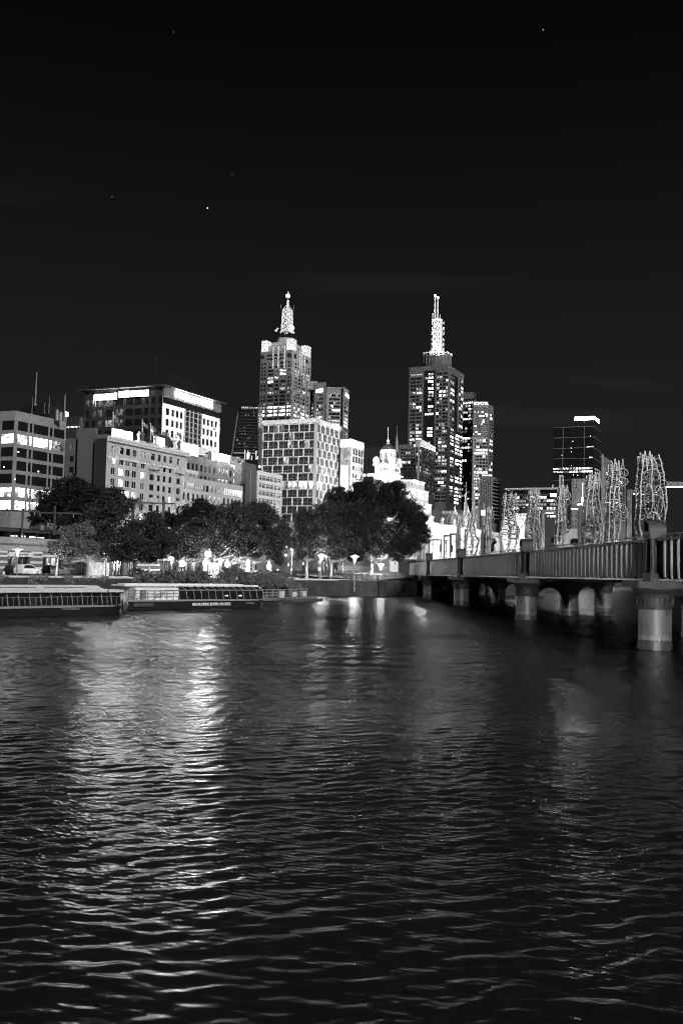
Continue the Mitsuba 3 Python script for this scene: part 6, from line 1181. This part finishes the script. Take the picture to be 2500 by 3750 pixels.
# ================================================================== steel travellers and portal lamps on the bridge
def traveller(nm, px, ytop, Y, half, shp, seed):
    """open steel figure: two curved outlines front and back, rungs and braces, loops as limbs"""
    k = thing('steel_sculpture', nm, 'sculpture', 'steel figures standing on the bridge'); g = np.random.default_rng(seed); c = at(px, 0, Y)[:2]; zb = gbot(Y) + .6; zt_ = zy(ytop, *c); H_ = zt_ - zb; W_ = half * Y / F
    z = np.linspace(0, 1, 34)
    prof = {'torso': (np.interp(z, [0, .25, .42, .55, .7, .85, 1], [-.74, -.7, -.92, -.95, -.85, -.8, -.78]), np.interp(z, [0, .25, .42, .55, .7, .85, 1], [.8, .74, .85, .95, .98, .82, .36])),
            'hip': (np.interp(z, [0, .2, .45, .6, .8, 1], [-.55, -.5, -.95, -.8, -.55, -.5]), np.interp(z, [0, .2, .4, .55, .62, .8, 1], [.35, .25, .85, .98, .55, .35, .55])),
            'walk': (np.interp(z, [0, .3, .5, .7, 1], [-.9, -.55, -.62, -.5, -.35]), np.interp(z, [0, .3, .5, .7, 1], [.25, .3, .45, .35, .2])),
            'jar': (np.interp(z, [0, .15, .4, .6, .8, 1], [-.6, -.85, -.95, -.8, -.55, -.5]), np.interp(z, [0, .15, .4, .6, .8, 1], [.45, .8, .95, .7, .5, .45]))}[shp]
    l, r = prof[0] * W_, prof[1] * W_; y2 = (-.75, .75); ph = g.uniform(0, 6)
    l = l + .05 * W_ * np.sin(z * 17 + ph) + g.normal(0, .02, 34) * W_; r = r + .05 * W_ * np.sin(z * 15 + ph + 1) + g.normal(0, .02, 34) * W_
    pt = lambda x, yy, zz: np.array([c[0] + x, c[1] + yy, zb + zz * H_])
    mid = (l + r) / 2 + .1 * W_ * np.sin(z * 9 + ph)
    for yy in y2:
        for X in (l, r, mid): part(k, 'frame_tube', bars([pt(X[i], yy, z[i]) for i in range(33)], [pt(X[i + 1], yy, z[i + 1]) for i in range(33)], .1, 5), 'steel')
    P, Q = [], []
    for i in range(0, 34):
        for X in (l, r, mid): P.append(pt(X[i], y2[0], z[i])); Q.append(pt(X[i], y2[1], z[i]))
        if i % 2 == 0:
            for yy in y2: P.append(pt(l[i], yy, z[i])); Q.append(pt(r[i], yy, z[i]))
    for i in range(32):
        for _ in range(4):
            a, b = g.integers(0, 2), g.integers(0, 2); X0, X1 = (l, mid, r)[g.integers(3)], (l, mid, r)[g.integers(3)]; P.append(pt(X0[i], y2[a], z[i])); Q.append(pt(X1[i + 1 + g.integers(0, 2)] if i < 31 else X1[i + 1], y2[b], z[min(i + 1, 33)]))
    part(k, 'bracing', bars(P, Q, .05, 4), 'steel', kind='stuff')
    loops = {'torso': [(.1, .78, .4, .1), (.35, .62, .35, .12), (-.35, .62, .3, .13), (-.05, .42, .5, .1), (.55, .5, .3, .14)], 'hip': [(.45, .52, .5, .09), (-.1, .75, .45, .05), (.2, .9, .4, .04), (.5, .8, .4, .035)], 'walk': [(.45, .55, .55, .08), (.5, .83, .55, .035), (.55, .91, .5, .035)], 'jar': [(-.1, .4, .75, .17), (.5, .42, .4, .15), (0, .62, .5, .05)]}[shp]
    for x, zc_, rx, rz in loops:
        an = np.linspace(0, 2 * math.pi, 21); P, Q = [], []
        for yy in (-.95, .95):
            pts = [pt((x + rx * math.cos(a)) * W_, yy, zc_ + rz * math.sin(a)) for a in an]; P += pts[:-1]; Q += pts[1:]
        for a in an[:-1:2]: P.append(pt((x + rx * math.cos(a)) * W_, -.95, zc_ + rz * math.sin(a))); Q.append(pt((x + rx * math.cos(a)) * W_, .95, zc_ + rz * math.sin(a)))
        part(k, 'limb_loop', bars(P, Q, .065, 5), 'steel')
    hn = {'torso': [(-.6, .1), (-.25, .1)], 'hip': [(-.55, .0), (.55, .0), (.1, .03)], 'walk': [(-.1, .12), (.6, .12)], 'jar': [(-.45, .02), (.1, .1), (.5, .1)]}[shp]
    P, Q = [], []
    for x, dh in hn:
        for yy in y2: P += [pt(x * W_ - .25, yy, .86), pt(x * W_ + .25, yy, .86)]; Q += [pt(x * W_, yy, 1.0 + dh * .3), pt(x * W_ + .03, yy, 1.0 + dh * .3)]
    part(k, 'crest', bars(P, Q, .07, 5), 'steel')
    part(k, 'base_plate', boxes([(c[0] - W_, c[0] + W_, c[1] - 1, c[1] + 1, zb - .02, zb + .12)]), 'grey_paint')
    for sx in ((-.55,) if seed % 2 else (.6,)):
        p = np.array([c[0] + sx * W_ * 1.3, c[1] - 1.9, zb + .5]); part(k, 'uplight', ball(p - [0, .0, .2], .16, 1), 'white_paint', em=5.0, weight=.0)
        scene[f'{k}_uplight_{"l" if sx < 0 else "r"}'] = {'type': 'spot', 'to_world': T().look_at(origin=(p + [0, 0, .1]).tolist(), target=[c[0] + sx * .2, c[1], zb + H_ * .62], up=[.01, 1, .02]), 'intensity': grey(210. * LUM), 'cutoff_angle': 50., 'beam_width': 24., 'sampling_weight': .5}
KS = 123215.
for i, (px, yt, hw, shp) in enumerate(((2392, 1668, 50, 'torso'), (2262, 1697, 40, 'walk'), (2186, 1740, 36, 'jar'), (2075, 1788, 27, 'walk'), (1978, 1797, 29, 'jar'), (1893, 1806, 35, 'hip'), (1818, 1863, 17, 'walk'), (1761, 1878, 24, 'hip'), (1713, 1890, 14, 'walk'))):
    traveller(('rightmost and largest open steel sculpture on the bridge', 'second largest steel sculpture with horned head, left of the largest', 'third steel sculpture from the right with a big round belly', 'slim steel sculpture fourth from the right', 'steel sculpture with two horns, fifth from the right',
               'broad hipped steel sculpture sixth from the right', 'slim steel sculpture third from the left', 'twisting steel sculpture second from the left', 'leftmost and smallest steel sculpture on the bridge')[i], px, yt, KS / (px - 1093), hw, shp, 40 + i)
def portal(nm, px, ytop, armpx, tube=None, mat='concrete_dim', d=None):
    k = thing('portal_lamp', nm, 'lamp post', 'square portal posts on the bridge'); Y = 129000. / (px - 1093); c = at(px, 0, Y)[:2]; zt_ = zy(ytop, *c); w_ = .19 * (1.35 if px > 1900 else 1)
    zb = gbot(min(Y, 216)) + .6
    part(k, 'post', boxes([(c[0] - w_, c[0] + w_, c[1] - w_, c[1] + w_, zb, zt_)]), mat); a = armpx * Y / F
    part(k, 'arm', boxes([(min(0, a) + c[0] + (w_ if a > 0 else -0), max(0, a) + c[0] - (0 if a > 0 else w_), c[1] - w_ * .8, c[1] + w_ * .8, zt_ - .42, zt_ - .02)]), mat)
    if tube: part(k, 'tube_lamp', boxes([(c[0] + a * .25, c[0] + a * .98, c[1] - .08, c[1] + .08, zt_ - .52, zt_ - .43) if a > 0 else (c[0] + a * .98, c[0] + a * .25, c[1] - .08, c[1] + .08, zt_ - .52, zt_ - .43)]), 'white_paint', em=tube, weight=.1)
portal('tall grey portal post just left of the largest sculpture', 2316, 1793, 62, 3.0); portal('tall grey portal post between the second and third sculptures', 2223, 1826, 60, 3.0); portal('tall grey portal post right of the light string', 2143, 1850, -34, 3.0)
portal('tall grey portal post between the fourth and fifth sculptures', 2011, 1866, 40, 2.0); portal('dark portal post right of the slim third sculpture from the left', 1797, 1922, 30, None, 'dark_paint'); portal('dark portal post between the two leftmost sculptures', 1736, 1938, 26, None, 'dark_paint')
portal('taller dark portal frame left of the sculptures before the lit station', 1685, 1952, 28, None, 'dark_paint'); portal('second dark portal frame before the lit station', 1662, 1958, 28, None, 'dark_paint'); portal('far right portal post with a bright tube lamp reaching into the photo edge', 2580, 1766, -138, 9.0)
k = thing('signal_frame', 'dark low rail signal frame with posts before the brightly lit station', 'gantry'); D = 232
for px in (1500 + 70, 1583, 1614, 1632, 1650, 1668): c = at(px, 2030, D); part(k, 'post', boxes([(c[0] - .12, c[0] + .12, D - .12, D + .12, 3, zy(1976, c[0], D))]), 'dark_paint')
for y, x0, x1 in ((1976, 1560, 1705), (1974, 1583, 1622), (1985, 1560, 1705), (2002, 1583, 1700), (2019, 1583, 1700)): a, b = at(x0, y, D), at(x1, y, D); part(k, 'beam', boxes([(a[0], b[0], D - .1, D + .1, a[2] - (.2 if y < 1980 else .08), a[2])]), 'dark_paint')
for px, y in ((1614, 1992), (1655, 1995), (1676, 1990)): c = at(px, y, D - 1); part(k, 'signal', bars([[c[0], c[1], c[2] - 1.8]], [c], .28, 8), 'black_paint')

# ---- stars (the brightest few) far above
for i, (px, py, r_) in enumerate(((760, 761, 1.7), (1988, 107, 1.3), (850, 638, .8), (636, 116, .8), (410, 720, .8))):
    k = thing('star', ('brightest star left of centre in the sky', 'bright star at the upper right of the sky', 'faint star right above the brightest star', 'faint star at the top left', 'faint star at the left')[i], 'star')
    d_ = _f + (px - CX) / F * _r - (py - CY) / F * _u; part(k, 'disc', ball(EYE + d_ * 5000, r_ * 2.2, 1), 'white_paint', em=(1.3, .6, .3, .3, .25)[i], weight=0.0)

# ================================================================== floodlights that wash the facades
def wash(x, y, z, tx, ty, tz, E_, cut=45., nm=None, weight=1.0):
    d2 = (x - tx) ** 2 + (y - ty) ** 2 + (z - tz) ** 2; spot((x, y, z), (tx, ty, tz), E_ * d2, cut, nm, weight=weight)
def wash_f(fr_, s_, out, z, tz, E_, cut=50., nm=None, weight=1.0):
    p = fr_.pt(s_, z, out); q = fr_.pt(s_, tz, 0); wash(*p, *q, E_, cut, nm, weight)
wash_f(H.Rf, H.Rf.L * .86, 7, 3.6, 8, 14.0, 62, 'bright floodlight at the foot of the hotel right end', weight=.9)
wash_f(E_.Rf, E_.Rf.L * .45, 24, 50, 56, 2.6, 72, 'roof floodlight washing the white office face', weight=3.0)
wash_f(Fd.Rf, Fd.Rf.L * .6, 7, 43.5, 46, 12.0, 65, 'roof floodlight on the terrace block', weight=1.2); wash_f(Fe.Rf, Fe.Rf.L * .5, 7, 43, 45, 10.0, 65, 'roof floodlight on the floodlit annexe', weight=1.2)
wash_f(N.Rf, N.Rf.L * .55, 9, 5, 18, 5.0, 70, 'bright floodlight at the right foot of the grid tower', weight=2.0)
wash_f(N.Lf, N.Lf.L * .55, 60, 55, 44, 1.2, 42, 'roof floodlight washing the left face of the grid tower', weight=2.5)
p_ = np.array([*((N.A + N.B) / 2), N.zt + 1.5]); q_ = np.array([*c0, ZT + 16]); wash(*p_, *q_, 2.2, 5.0, 'searchlight on the grid tower roof aimed at the crowned tower top', weight=4.0)
q = la.pt(la.L * .5, 22, 34); wash(*q, *la.pt(la.L * .5, 42, 0), 18.0, 45, 'floodlight on the left face of the domed tower', weight=1.3)
wash_f(W.Rf, W.Rf.L * .34, 26, 4, 12, 12.0, 72, 'floodlight washing the station wing', weight=2.2)
wash(at(1640, 0, 395)[0], 395, 24, *Fr(at(1527, 0, 420)[:2], at(1580, 0, 470)[:2]).pt(12, 34, 3), 5.0, 45, 'floodlight washing the stepped white building', weight=.9)
wash(*S1.Rf.pt(S1.Rf.L * .8, S1.zt - 2, 10), *S1.Rf.pt(S1.Rf.L * .75, S1.zt + 3, 0), 2.5, 55, 'floodlight on the sloping panel of the hotel', weight=.5)
for px, Y, e_, nm in ((240, 139, 2.2, 'left'), (860, 176, 16.0, 'middle'), (1010, 186, 9.0, 'right')):
    q = at(px, 0, Y); wash(q[0] + 1.2, q[1] - 1.5, 3.3, q[0] + 1.5, q[1] + 2, 9, e_, 68, f'ground spotlight under the {nm} promenade trees', weight=1.3)
for px, Y, e_, nm in ((1160, 196, 2.5, 'path'), (1395, 206, 6.0, 'ramp')):
    q = at(px, 0, Y); wash(q[0] + 1, q[1] - 5, 6.5, q[0], q[1] + 4, 4.2, e_, 65, f'lamp post floodlight over the {nm} lawn', weight=1.0)
# south bank lamps near the viewer, out of the picture: they light the near side of the bridge
for x, y, e_, nm in ((17.5, 1.5, 1.7, 'south bank floodlight right of the viewer shining along the bridge'), (-30, 1, .14, 'south bank floodlight left of the viewer facing the bridge')):
    wash(x, y, 4.6, bx(110) - (1.5 if x > 0 else 0), 110, 5.0, e_, 15, nm, weight=2.0)
